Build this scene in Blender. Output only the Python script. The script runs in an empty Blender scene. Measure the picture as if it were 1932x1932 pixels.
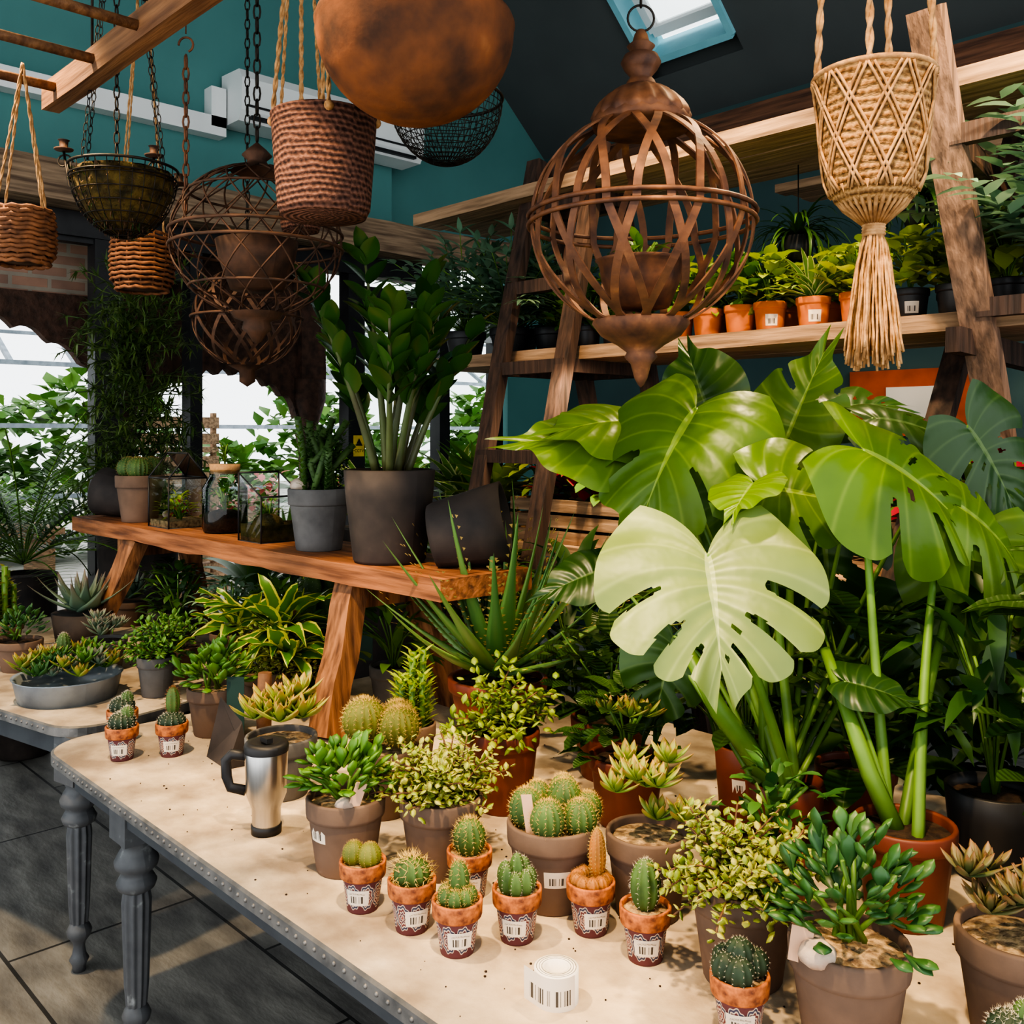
import bpy, math, random
from mathutils import Vector, Matrix
R=random.Random(7)
pi=math.pi
def V(*a): return Vector(a)
ZU=V(0,0,1)
def U(a,b): return R.uniform(a,b)
# floor-plan helper: r metres east of the aisle line, d metres along it -> room axes
def W(r,d,z=0.0): return V(.688*r-.726*d,.726*r+.688*d,z)
def Wd(a,up,c): return (W(a,c,up)).normalized()

# ------------------------------------------------------------ materials
def _n(nt,t,**k):
    n=nt.nodes.new(t)
    for a,b in k.items(): setattr(n,a,b)
    return n
def base(name,rough=.6,metal=0,spec=.5):
    m=bpy.data.materials.new(name); m.use_nodes=True
    b=m.node_tree.nodes['Principled BSDF']
    b.inputs['Roughness'].default_value=rough; b.inputs['Metallic'].default_value=metal
    b.inputs['Specular IOR Level'].default_value=spec
    return m,m.node_tree,b
def rgba(c): return (c[0],c[1],c[2],1)
def ramp(nt,fac,stops):
    r=_n(nt,'ShaderNodeValToRGB'); e=r.color_ramp.elements
    while len(e)>1: e.remove(e[-1])
    e[0].position=stops[0][0]; e[0].color=rgba(stops[0][1])
    for p,c in stops[1:]:
        x=e.new(p); x.color=rgba(c)
    nt.links.new(fac,r.inputs[0]); return r
def mix(nt,f,a,b):
    x=_n(nt,'ShaderNodeMix',data_type='RGBA')
    for i,v in ((0,f),(6,a),(7,b)):
        if hasattr(v,'links'): nt.links.new(v,x.inputs[i])
        else: x.inputs[i].default_value=v if i==0 else rgba(v)
    return x.outputs[2]
def math_(nt,op,a,b=0.0,c=None):
    x=_n(nt,'ShaderNodeMath',operation=op)
    for i,v in enumerate((a,b,c)):
        if v is None: continue
        if hasattr(v,'links'): nt.links.new(v,x.inputs[i])
        else: x.inputs[i].default_value=v
    return x.outputs[0]
def mat(name,c1,c2=None,scale=8,rough=.7,bump=.2,metal=0,stretch=(1,1,1),detail=6,c3=None,bscale=None,spec=.4,dist=.01):
    m,nt,b=base(name,rough,metal,spec)
    tc=_n(nt,'ShaderNodeTexCoord'); mp=_n(nt,'ShaderNodeMapping'); mp.inputs['Scale'].default_value=stretch
    nt.links.new(tc.outputs['Object'],mp.inputs[0])
    no=_n(nt,'ShaderNodeTexNoise'); no.inputs['Scale'].default_value=scale; no.inputs['Detail'].default_value=detail
    nt.links.new(mp.outputs[0],no.inputs['Vector'])
    c2=c2 or tuple(x*.7 for x in c1)
    st=[(.32,c2),(.62,c1)]
    if c3: st.append((.75,c3))
    r=ramp(nt,no.outputs['Fac'],st)
    nt.links.new(r.outputs[0],b.inputs['Base Color'])
    if bump:
        n2=no
        if bscale:
            n2=_n(nt,'ShaderNodeTexNoise'); n2.inputs['Scale'].default_value=bscale; n2.inputs['Detail'].default_value=4
            nt.links.new(mp.outputs[0],n2.inputs['Vector'])
        bp=_n(nt,'ShaderNodeBump'); bp.inputs['Strength'].default_value=bump; bp.inputs['Distance'].default_value=dist
        nt.links.new(n2.outputs['Fac'],bp.inputs['Height']); nt.links.new(bp.outputs[0],b.inputs['Normal'])
    return m
def leafmat(name,c1,c2,edge=None,ew=.18,vein=None,rough=.4,tr=.25,tip=None,ribs=0):
    m,nt,b=base(name,rough)
    at=_n(nt,'ShaderNodeAttribute',attribute_name='rnd')
    col=mix(nt,at.outputs['Fac'],c1,c2)
    uv=_n(nt,'ShaderNodeUVMap'); sp=_n(nt,'ShaderNodeSeparateXYZ'); nt.links.new(uv.outputs[0],sp.inputs[0])
    du=math_(nt,'ABSOLUTE',math_(nt,'SUBTRACT',sp.outputs[0],.5))
    if edge:
        no=_n(nt,'ShaderNodeTexNoise'); no.inputs['Scale'].default_value=5; nt.links.new(uv.outputs[0],no.inputs['Vector'])
        q=math_(nt,'ADD',du,math_(nt,'MULTIPLY',math_(nt,'SUBTRACT',no.outputs['Fac'],.5),.35))
        f=math_(nt,'GREATER_THAN',q,.5-ew); col=mix(nt,f,col,edge)
    if ribs:
        tc=_n(nt,'ShaderNodeTexCoord'); no=_n(nt,'ShaderNodeTexNoise'); no.inputs['Scale'].default_value=11; no.inputs['Detail'].default_value=3; nt.links.new(tc.outputs['Object'],no.inputs['Vector'])
        col=mix(nt,math_(nt,'MULTIPLY',no.outputs['Fac'],.55),col,tuple(x*.5 for x in c1))
        s=math_(nt,'SINE',math_(nt,'MULTIPLY',sp.outputs[1],ribs*2*pi)); s2=math_(nt,'POWER',math_(nt,'MULTIPLY_ADD',s,.5,.5),26.)
        col=mix(nt,math_(nt,'MULTIPLY',s2,.35),col,vein or c2)
        bp=_n(nt,'ShaderNodeBump'); bp.inputs['Strength'].default_value=.6; bp.inputs['Distance'].default_value=.008
        nt.links.new(math_(nt,'ADD',math_(nt,'MULTIPLY',s,.18),no.outputs['Fac']),bp.inputs['Height']); nt.links.new(bp.outputs[0],b.inputs['Normal'])
    if vein:
        f=math_(nt,'LESS_THAN',du,.02); col=mix(nt,f,col,vein)
    if tip:
        f=math_(nt,'MULTIPLY',math_(nt,'POWER',sp.outputs[1],4.0),.8); col=mix(nt,f,col,tip)
    nt.links.new(col,b.inputs['Base Color'])
    t=_n(nt,'ShaderNodeBsdfTranslucent'); nt.links.new(col,t.inputs[0])
    ms=_n(nt,'ShaderNodeMixShader'); ms.inputs[0].default_value=tr
    o=nt.nodes['Material Output']
    nt.links.new(b.outputs[0],ms.inputs[1]); nt.links.new(t.outputs[0],ms.inputs[2]); nt.links.new(ms.outputs[0],o.inputs[0])
    return m
def wood(name,c1,c2,axis=0,rough=.7,sc=3):
    st=[14,14,14]; st[axis]=1
    return mat(name,c1,c2,scale=sc,rough=rough,bump=.6,stretch=tuple(st),detail=9,c3=tuple(x*1.15 for x in c1))

M={}
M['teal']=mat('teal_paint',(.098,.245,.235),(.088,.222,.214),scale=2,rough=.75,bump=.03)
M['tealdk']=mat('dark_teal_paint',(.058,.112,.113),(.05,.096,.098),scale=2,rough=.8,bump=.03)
M['roof']=mat('charcoal_plaster',(.095,.108,.108),(.085,.096,.097),scale=2,rough=.9,bump=.03)
M['white']=mat('white_plastic',(.75,.77,.76),(.7,.72,.71),scale=3,rough=.4,bump=0)
M['black']=mat('black_metal',(.02,.02,.022),(.012,.012,.014),scale=12,rough=.45,bump=.05)
M['pot']=mat('taupe_clay',(.19,.125,.09),(.12,.082,.062),scale=9,rough=.92,bump=.15,bscale=90,dist=.002,spec=.2)
M['potg']=mat('grey_clay',(.15,.143,.138),(.1,.096,.094),scale=14,rough=.9,bump=.15,bscale=80,dist=.002,spec=.2)
M['potd']=mat('charcoal_clay',(.055,.042,.036),(.024,.02,.019),scale=9,rough=.75,bump=.3,c3=(.1,.075,.058),dist=.004)
M['terra']=mat('terracotta',(.55,.17,.05),(.4,.11,.032),scale=10,rough=.8,bump=.1,dist=.002)
M['redpot']=mat('brick_red_plastic',(.2,.05,.026),(.13,.035,.02),scale=8,rough=.5,bump=.05)
M['nurs']=mat('black_nursery_plastic',(.03,.03,.032),(.02,.02,.022),scale=8,rough=.45,bump=.05)
M['speck']=mat('speckled_rim',(.52,.17,.05),(.12,.035,.018),scale=70,rough=.7,bump=.2,dist=.002)
M['soil']=mat('potting_soil',(.05,.028,.015),(.015,.009,.006),scale=60,rough=1,bump=1,dist=.01)
M['gravel']=mat('pale_gravel',(.5,.34,.18),(.13,.08,.05),scale=70,rough=.9,bump=1,dist=.01)
M['stone']=mat('pale_rock',(.55,.45,.36),(.3,.2,.15),scale=20,rough=.8,bump=.6)
M['paving']=mat('pale_paving',(.5,.47,.43),(.36,.34,.31),scale=3,rough=.9,bump=.2)
M['rust']=mat('rusty_iron',(.2,.085,.04),(.07,.033,.022),scale=22,rough=.6,bump=.3,metal=.25,dist=.004,c3=(.34,.15,.06))
M['rustdk']=mat('dark_rusty_iron',(.1,.05,.03),(.045,.026,.018),scale=22,rough=.7,bump=.3,metal=.3)
M['bowl']=mat('rusty_bowl',(.2,.075,.032),(.06,.032,.022),scale=9,rough=.85,bump=.8,c3=(.3,.125,.05),detail=12,dist=.01,spec=.15)
M['wire']=mat('dark_wire',(.045,.036,.028),(.02,.015,.012),scale=20,rough=.5,bump=0,metal=.6)
M['steel']=mat('brushed_steel',(.6,.58,.56),(.5,.48,.46),scale=3,rough=.28,bump=.02,metal=1,stretch=(30,30,1))
M['galv']=mat('galvanised_zinc',(.3,.34,.38),(.18,.21,.24),scale=12,rough=.5,bump=.1,metal=.4)
M['rope']=mat('jute_rope',(.5,.28,.12),(.26,.13,.05),scale=60,rough=.95,bump=.8,dist=.004)
M['wick']=mat('wicker',(.24,.095,.038),(.1,.04,.018),scale=40,rough=.8,bump=.4)
M['moss']=mat('moss',(.13,.085,.022),(.026,.02,.008),scale=30,rough=1,bump=1,dist=.02)
M['cork']=mat('cork',(.45,.26,.12),(.3,.16,.07),scale=50,rough=.9,bump=.3)
M['bench']=wood('reclaimed_wood_warm',(.36,.14,.055),(.12,.045,.02),0)
M['benchz']=wood('reclaimed_wood_leg',(.34,.15,.065),(.1,.042,.02),2)
M['beamw']=wood('weathered_beam',(.32,.22,.14),(.11,.07,.045),1)
M['plank']=wood('scaffold_plank',(.42,.26,.15),(.18,.108,.06),0)
M['plankr']=wood('red_timber',(.22,.1,.055),(.08,.04,.026),0)
M['ladd']=wood('dark_ladder_wood',(.085,.047,.032),(.028,.018,.014),2)
M['laddl']=wood('worn_ladder_wood',(.26,.15,.095),(.09,.055,.038),2)
M['lad2']=wood('hanging_ladder_wood',(.24,.12,.055),(.1,.046,.024),0)
M['carv']=mat('carved_dark_wood',(.09,.045,.03),(.035,.02,.014),scale=18,rough=.8,bump=.8,dist=.02)
M['legp']=mat('chipped_grey_paint',(.1,.103,.108),(.078,.08,.086),scale=26,rough=.5,bump=.25,c3=(.26,.27,.27),detail=9,dist=.003)
M['apron']=mat('dark_apron',(.06,.065,.072),(.045,.048,.055),scale=12,rough=.6,bump=.1)
M['top']=mat('zinc_cream_top',(.58,.47,.34),(.3,.23,.165),scale=9,rough=.85,bump=.5,bscale=55,detail=13,c3=(.7,.59,.45),dist=.004,spec=.25)
M['edge']=mat('studded_zinc_edge',(.22,.21,.2),(.11,.11,.11),scale=20,rough=.5,bump=.3,metal=.5)
M['green_o']=leafmat('outdoor_foliage',(.06,.18,.025),(.16,.3,.06))
M['pink_o']=leafmat('outdoor_flowers',(.6,.15,.15),(.75,.35,.3))
M['tag']=mat('paper_tag',(.66,.42,.28),(.58,.36,.24),scale=4,rough=.8,bump=0)
M['paper']=mat('white_paper',(.8,.76,.7),(.76,.72,.66),scale=4,rough=.7,bump=0)
M['ink']=mat('ink',(.02,.02,.02),None,bump=0)
M['yel']=mat('yellow_sticker',(.85,.6,.03),None,bump=0)
M['tagd']=mat('dark_green_tag',(.02,.06,.05),None,bump=0)
# leaves
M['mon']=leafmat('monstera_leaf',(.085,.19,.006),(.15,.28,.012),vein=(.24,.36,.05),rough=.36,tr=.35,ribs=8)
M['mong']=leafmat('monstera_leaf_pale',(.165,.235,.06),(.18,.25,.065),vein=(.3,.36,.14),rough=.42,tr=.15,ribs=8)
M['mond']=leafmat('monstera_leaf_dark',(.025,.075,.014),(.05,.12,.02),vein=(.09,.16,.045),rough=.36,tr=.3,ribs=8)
M['petl']=mat('petiole',(.14,.26,.035),(.065,.14,.02),scale=6,rough=.45,bump=.05)
M['zst']=mat('zz_stalk',(.085,.12,.04),(.06,.05,.025),scale=6,rough=.45,bump=.05)
M['jade']=leafmat('jade_leaf',(.06,.165,.018),(.12,.25,.03),rough=.42,tr=.08)
M['jaded']=leafmat('dark_jade_leaf',(.026,.09,.024),(.06,.155,.032),rough=.42,tr=.08)
M['port']=leafmat('variegated_small_leaf',(.17,.26,.02),(.46,.45,.09),edge=(.7,.6,.22),ew=.08,rough=.45,tr=.15)
M['ech']=leafmat('echeveria_leaf',(.13,.24,.035),(.25,.34,.06),rough=.45,tr=.08,tip=(.5,.15,.05))
M['echb']=leafmat('blue_succulent_leaf',(.1,.18,.12),(.17,.26,.18),rough=.5,tr=.05,tip=(.3,.15,.12))
M['echp']=leafmat('bronze_succulent_leaf',(.09,.13,.045),(.2,.17,.07),rough=.5,tr=.05,tip=(.3,.1,.05))
M['aloe']=leafmat('aloe_leaf',(.08,.2,.055),(.17,.3,.08),rough=.4,tr=.1)
M['drac']=leafmat('dracaena_leaf',(.05,.17,.02),(.1,.24,.03),edge=(.6,.6,.1),ew=.17,rough=.35)
M['spid']=leafmat('spider_leaf',(.1,.24,.035),(.18,.31,.06),edge=(.6,.62,.28),ew=.14,rough=.4)
M['zz']=leafmat('zz_leaf',(.018,.06,.012),(.045,.12,.022),rough=.27,tr=.14)
M['bush']=leafmat('mid_green_leaf',(.06,.17,.022),(.14,.28,.04),rough=.4)
M['bushd']=leafmat('dark_green_leaf',(.025,.08,.018),(.06,.14,.03),rough=.4)
M['lime']=leafmat('lime_leaf',(.22,.35,.03),(.38,.46,.06),rough=.4,tr=.35)
M['blue']=leafmat('blue_fern_leaf',(.15,.29,.18),(.24,.38,.24),rough=.5)
M['red']=leafmat('red_leaf',(.5,.03,.06),(.3,.02,.05),edge=(.1,.2,.03),ew=.1,rough=.4)
M['org']=leafmat('orange_tip_leaf',(.15,.25,.04),(.25,.32,.05),tip=(.6,.2,.03))
M['rhip']=leafmat('fine_stem',(.06,.12,.03),(.14,.2,.05))
M['stem']=mat('brown_stem',(.2,.1,.05),(.1,.05,.03),scale=30,rough=.7,bump=.2)
M['cac']=mat('cactus_green',(.075,.14,.035),(.038,.08,.022),scale=25,rough=.6,bump=.3,dist=.003)
M['cacd']=mat('dark_cactus',(.025,.05,.025),(.015,.03,.016),scale=25,rough=.6,bump=.3,dist=.003)
M['cacy']=mat('yellow_green_cactus',(.16,.17,.03),(.09,.11,.022),scale=25,rough=.6,bump=.3,dist=.003)
M['caco']=mat('orange_cactus',(.4,.15,.03),(.2,.1,.03),scale=30,rough=.6,bump=.3,dist=.003)
M['spy']=mat('golden_spine',(.6,.42,.13),None,bump=0)
M['spw']=mat('white_spine',(.75,.68,.52),None,bump=0)
M['spb']=mat('brown_spine',(.3,.15,.06),None,bump=0)
M['orp']=mat('orange_board',(.5,.1,.03),None,bump=0)
M['sky']=mat('teal_white_reveal',(.25,.55,.62),(.22,.5,.58),bump=0)

def barcode():
    m,nt,b=base('barcode_label',.6)
    uv=_n(nt,'ShaderNodeUVMap'); sp=_n(nt,'ShaderNodeSeparateXYZ'); nt.links.new(uv.outputs[0],sp.inputs[0])
    u,v=sp.outputs[0],sp.outputs[1]
    w=_n(nt,'ShaderNodeTexWhiteNoise',noise_dimensions='1D')
    nt.links.new(math_(nt,'FLOOR',math_(nt,'MULTIPLY',u,44.)),w.inputs['W'])
    f=math_(nt,'GREATER_THAN',w.outputs[0],.45)
    for s,t,o in ((u,.2,'GREATER_THAN'),(u,.8,'LESS_THAN'),(v,.16,'GREATER_THAN'),(v,.62,'LESS_THAN')):
        f=math_(nt,'MULTIPLY',f,math_(nt,o,s,t))
    nt.links.new(mix(nt,f,(.7,.61,.5),(.06,.05,.04)),b.inputs['Base Color']); return m
M['bar']=barcode()
def pattern():
    m,nt,b=base('patterned_band',.7)
    uv=_n(nt,'ShaderNodeUVMap'); sp=_n(nt,'ShaderNodeSeparateXYZ'); nt.links.new(uv.outputs[0],sp.inputs[0])
    def cell(s,k,o=0.): return math_(nt,'SUBTRACT',math_(nt,'FRACT',math_(nt,'MULTIPLY_ADD',s,k,o)),.5)
    x=cell(sp.outputs[0],8.); y=math_(nt,'MULTIPLY',math_(nt,'SUBTRACT',sp.outputs[1],.68),2.)
    d=math_(nt,'SQRT',math_(nt,'ADD',math_(nt,'MULTIPLY',x,x),math_(nt,'MULTIPLY',y,y)))
    an=math_(nt,'ARCTAN2',y,x)
    pet=math_(nt,'MULTIPLY',math_(nt,'SINE',math_(nt,'MULTIPLY',an,8.)),.035)
    s=math_(nt,'ADD',d,pet)
    r=ramp(nt,s,[(0,(.3,.05,.04)),(.07,(.6,.48,.36)),(.12,(.1,.035,.05)),(.2,(.6,.48,.36)),(.26,(.16,.04,.04)),(.35,(.6,.48,.36)),(.41,(.05,.05,.09)),(.49,(.6,.48,.36)),(.53,(.12,.035,.04))])
    r.color_ramp.interpolation='CONSTANT'
    nt.links.new(r.outputs[0],b.inputs['Base Color']); return m
M['pat']=pattern()
def brickmat(name,c1,c2,mort,bw,rh,ms,scale=1,vec='Object',rot=0,rough=.7,bump=.4,swap=False,lo=.75,hi=1.15,str_=(1,1,1)):
    m,nt,b=base(name,rough)
    tc=_n(nt,'ShaderNodeTexCoord'); mp=_n(nt,'ShaderNodeMapping'); mp.inputs['Rotation'].default_value=(0,0,rot)
    nt.links.new(tc.outputs[vec],mp.inputs[0]); src=mp.outputs[0]
    if swap:
        sx=_n(nt,'ShaderNodeSeparateXYZ'); cx=_n(nt,'ShaderNodeCombineXYZ'); nt.links.new(src,sx.inputs[0])
        nt.links.new(sx.outputs[1],cx.inputs[0]); nt.links.new(sx.outputs[2],cx.inputs[1]); src=cx.outputs[0]
    k=_n(nt,'ShaderNodeTexBrick'); k.inputs['Scale'].default_value=scale
    k.inputs['Color1'].default_value=rgba(c1); k.inputs['Color2'].default_value=rgba(c2); k.inputs['Mortar'].default_value=rgba(mort)
    k.inputs['Brick Width'].default_value=bw; k.inputs['Row Height'].default_value=rh; k.inputs['Mortar Size'].default_value=ms
    nt.links.new(src,k.inputs[0])
    m2=_n(nt,'ShaderNodeMapping'); m2.inputs['Scale'].default_value=str_; nt.links.new(mp.outputs[0],m2.inputs[0])
    no=_n(nt,'ShaderNodeTexNoise'); no.inputs['Scale'].default_value=5; no.inputs['Detail'].default_value=12; nt.links.new(m2.outputs[0],no.inputs['Vector'])
    g=ramp(nt,no.outputs['Fac'],[(.3,(lo,lo,lo)),(.7,(hi,hi,hi*.96))])
    mx=_n(nt,'ShaderNodeMix',data_type='RGBA',blend_type='MULTIPLY'); mx.inputs[0].default_value=1
    nt.links.new(k.outputs[0],mx.inputs[6]); nt.links.new(g.outputs[0],mx.inputs[7]); nt.links.new(mx.outputs[2],b.inputs['Base Color'])
    bp=_n(nt,'ShaderNodeBump'); bp.inputs['Strength'].default_value=bump; bp.inputs['Distance'].default_value=.015
    h=math_(nt,'SUBTRACT',no.outputs['Fac'],k.outputs['Fac']); nt.links.new(h,bp.inputs['Height']); nt.links.new(bp.outputs[0],b.inputs['Normal'])
    return m
M['floor']=brickmat('slate_floor',(.16,.155,.148),(.22,.21,.195),(.03,.03,.03),.95,.6,.006,rot=0,rough=.6,bump=.7,lo=.5,hi=1.2,str_=(1,2.5,1))
M['brick']=brickmat('old_brick',(.36,.2,.14),(.26,.15,.11),(.3,.25,.2),.22,.075,.012,swap=True)
def weave(name,c1,c2,rows,cols=60,bump=1.0,wob=5.):
    m,nt,b=base(name,.95,spec=.2)
    uv=_n(nt,'ShaderNodeUVMap'); sp=_n(nt,'ShaderNodeSeparateXYZ'); nt.links.new(uv.outputs[0],sp.inputs[0])
    no=_n(nt,'ShaderNodeTexNoise'); no.inputs['Scale'].default_value=45; no.inputs['Detail'].default_value=5; nt.links.new(uv.outputs[0],no.inputs['Vector'])
    n2=_n(nt,'ShaderNodeTexNoise'); n2.inputs['Scale'].default_value=7; nt.links.new(uv.outputs[0],n2.inputs['Vector'])
    a=math_(nt,'SINE',math_(nt,'MULTIPLY_ADD',n2.outputs['Fac'],wob,math_(nt,'MULTIPLY',sp.outputs[1],rows*2*pi)))
    c=math_(nt,'SINE',math_(nt,'ADD',math_(nt,'MULTIPLY',sp.outputs[0],cols*2*pi),math_(nt,'MULTIPLY',sp.outputs[1],rows*pi)))
    h=math_(nt,'ADD',math_(nt,'MULTIPLY',a,.2),math_(nt,'MULTIPLY_ADD',c,.08,no.outputs['Fac']))
    r=ramp(nt,h,[(.2,c2),(.75,c1)]); nt.links.new(r.outputs[0],b.inputs['Base Color'])
    bp=_n(nt,'ShaderNodeBump'); bp.inputs['Strength'].default_value=bump; bp.inputs['Distance'].default_value=.008
    nt.links.new(h,bp.inputs['Height']); nt.links.new(bp.outputs[0],b.inputs['Normal']); return m
M['jute']=weave('woven_brown_jute',(.2,.095,.066),(.038,.02,.017),40,46,wob=12.)
M['mac']=weave('macrame_cord',(.5,.28,.11),(.14,.065,.025),22,50)
def glass(name,col=(1,1,1),rough=0):
    m=bpy.data.materials.new(name); m.use_nodes=True; nt=m.node_tree; nt.nodes.clear()
    o=_n(nt,'ShaderNodeOutputMaterial'); t=_n(nt,'ShaderNodeBsdfTransparent'); g=_n(nt,'ShaderNodeBsdfGlossy'); g.inputs['Roughness'].default_value=rough+.02
    t.inputs[0].default_value=rgba(col); f=_n(nt,'ShaderNodeFresnel'); f.inputs[0].default_value=1.5
    ms=_n(nt,'ShaderNodeMixShader'); nt.links.new(f.outputs[0],ms.inputs[0]); nt.links.new(t.outputs[0],ms.inputs[1]); nt.links.new(g.outputs[0],ms.inputs[2]); nt.links.new(ms.outputs[0],o.inputs[0]); return m
M['glass']=glass('clear_glass',(.93,.97,.95))

# ------------------------------------------------------------ mesh builder
PR={'ov':lambda t:max(0,math.sin(pi*t**.85))**.75,'ovw':lambda t:max(0,math.sin(pi*t**.7))**.6,'lance':lambda t:max(0,math.sin(pi*t**.6))**.9,
    'strap':lambda t:min(1,t*5+.35)*(1-t**3)**.8 if t<1 else 0,'sword':lambda t:(1-t)**.75*(.8+.5*math.sin(pi*min(1,t*1.6))),
    'obov':lambda t:max(.12,math.sin(pi*t**1.35))**.8 if t<1 else .05,'needle':lambda t:1-t*.9,'ech':lambda t:(.45+1.1*t) if t<.55 else max(.02,1.055*(1-((t-.55)/.45)**1.8))}
class MB:
    def __init__(s,name,loc=(0,0,0)):
        s.name=name; s.loc=Vector(loc); s.v=[];s.f=[];s.m=[];s.uv=[];s.r=[];s.sm=[];s.mats=[]
    def mi(s,k):
        if k not in s.mats: s.mats.append(k)
        return s.mats.index(k)
    def add(s,vs,fs,k,uv=None,rnd=None,smooth=True):
        o=len(s.v); s.v+=vs; s.uv+=uv if uv else [(0,0)]*len(vs); i=s.mi(k); rn=R.random() if rnd is None else rnd
        for f in fs: s.f.append([a+o for a in f])
        n=len(fs); s.m+=[i]*n; s.r+=[rn]*n; s.sm+=[smooth]*n
    def grid(s,rows,k,uvs=None,closed=False,rnd=None,smooth=True):
        n=len(rows[0]); vs=[p for r in rows for p in r]; fs=[]
        for i in range(len(rows)-1):
            for j in range(n-1 if not closed else n):
                a=i*n+j;b=i*n+(j+1)%n; fs.append((a,b,b+n,a+n))
        s.add(vs,fs,k,uvs,rnd,smooth)
    def lathe(s,prof,k,seg=28,c=V(0,0,0),ax=None,fl=0,fn=0):
        rot=ZU.rotation_difference(ax).to_matrix() if ax is not None else None
        tot=sum(math.dist(prof[i],prof[i+1]) for i in range(len(prof)-1)) or 1; acc=0; rows=[];uv=[]
        for i,(r,z) in enumerate(prof):
            if i: acc+=math.dist(prof[i-1],prof[i])
            row=[]
            for j in range(seg+1):
                a=2*pi*j/seg; rr=r*(1+fl*math.cos(fn*a)) if fn else r
                p=V(rr*math.cos(a),rr*math.sin(a),z)
                if rot: p=rot@p
                row.append(p+c); uv.append((j/seg,acc/tot))
            rows.append(row)
        s.grid(rows,k,uv)
    def tube(s,pts,r,k,sides=6,closed=False,flat=1,rnd=None):
        n=len(pts); pts=[Vector(p) for p in pts]; rows=[];uv=[]
        t=(pts[1]-pts[0]).normalized(); x=t.cross(ZU if abs(t.z)<.9 else V(1,0,0)).normalized()
        m=n+1 if closed else n
        for i in range(m):
            q=i%n
            if closed: t=(pts[(q+1)%n]-pts[q-1]).normalized()
            else: t=(pts[min(q+1,n-1)]-pts[max(q-1,0)]).normalized()
            x=(x-t*x.dot(t)); x=x.normalized() if x.length>1e-6 else t.orthogonal().normalized()
            y=t.cross(x); rr=r[q] if isinstance(r,(list,tuple)) else r
            rows.append([pts[q]+x*math.cos(2*pi*j/sides)*rr+y*math.sin(2*pi*j/sides)*rr*flat for j in range(sides)])
            uv+=[(j/sides,i/m) for j in range(sides)]
        o=len(s.v); s.grid(rows,k,uv,closed=True,rnd=rnd)
        if not closed:
            L=len(s.v); i=s.mi(k)
            s.f.append([o+j for j in range(sides)][::-1]); s.f.append([L-sides+j for j in range(sides)]); s.m+=[i,i];s.r+=[.5,.5];s.sm+=[False,False]
    def box(s,c,sz,k,rot=None,taper=1):
        c=Vector(c); hx,hy,hz=sz[0]/2,sz[1]/2,sz[2]/2; vs=[]
        for z in(-1,1):
            q=taper if z>0 else 1
            for y in(-1,1):
                for x in(-1,1):
                    p=V(x*hx*q,y*hy*q,z*hz); vs.append((rot@p if rot else p)+c)
        s.add(vs,[(0,2,3,1),(4,5,7,6),(0,1,5,4),(2,6,7,3),(0,4,6,2),(1,3,7,5)],k,[(0,0),(1,0),(0,0),(1,0),(0,1),(1,1),(0,1),(1,1)],smooth=False)
    def beam(s,a,b,w,h,k,up=ZU,segs=1,jit=0):
        a=Vector(a);b=Vector(b); t=(b-a).normalized(); x=t.cross(up).normalized(); y=x.cross(t); rows=[]
        for i in range(segs+1):
            c=a.lerp(b,i/segs); jx,jy=U(-jit,jit),U(-jit,jit)
            rows.append([c+x*(sx*w/2+jx)+y*(sy*h/2+jy) for sx,sy in((-1,-1),(1,-1),(1,1),(-1,1))])
        o=len(s.v); s.grid(rows,k,None,closed=True,smooth=False); L=len(s.v); i=s.mi(k)
        s.f+= [[o+3,o+2,o+1,o],[L-4,L-3,L-2,L-1]]; s.m+=[i,i];s.r+=[.5,.5];s.sm+=[False,False]
    def leaf(s,p,d,L,w,k,bend=.6,fold=.2,prof='ov',n=6,roll=0,wave=0):
        p=Vector(p); d=Vector(d).normalized(); sd=d.cross(ZU)
        if sd.length<.05: a=U(0,6.28); sd=V(math.cos(a),math.sin(a),0)
        sd.normalize(); nr=sd.cross(d).normalized()
        if roll: q=Matrix.Rotation(roll,3,d); sd=q@sd; nr=q@nr
        f=PR[prof]; rows=[];uv=[]; cb,sb=math.cos(bend/n),math.sin(bend/n); ph=U(0,6)
        for i in range(n+1):
            t=i/n; ww=w/2*f(t); wv=wave*w*math.sin(t*9+ph) if wave else 0
            rows.append([p-sd*ww+nr*(fold*ww+wv),p,p+sd*ww+nr*(fold*ww-wv)]); uv+=[(0,t),(.5,t),(1,t)]
            p=p+d*(L/n); d,nr=(d*cb-nr*sb),(nr*cb+d*sb)
        s.grid(rows,k,uv)
        return p
    def fat(s,p,d,L,w,th,k,bend=0,prof='obov',n=6,sides=6,roll=0):
        p=Vector(p); d=Vector(d).normalized(); sd=d.cross(ZU)
        if sd.length<.05: a=U(0,6.28); sd=V(math.cos(a),math.sin(a),0)
        sd.normalize(); nr=sd.cross(d).normalized()
        if roll: q=Matrix.Rotation(roll,3,d); sd=q@sd; nr=q@nr
        f=PR[prof]; rows=[];uv=[]; cb,sb=math.cos(bend/n),math.sin(bend/n)
        for i in range(n+1):
            t=i/n; ww=w/2*f(t)
            rows.append([p+sd*ww*math.cos(2*pi*j/sides)+nr*ww*th*math.sin(2*pi*j/sides) for j in range(sides)])
            uv+=[(.5+.5*math.cos(2*pi*j/sides),t) for j in range(sides)]
            p=p+d*(L/n); d,nr=(d*cb-nr*sb),(nr*cb+d*sb)
        s.grid(rows,k,uv,closed=True)
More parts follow.
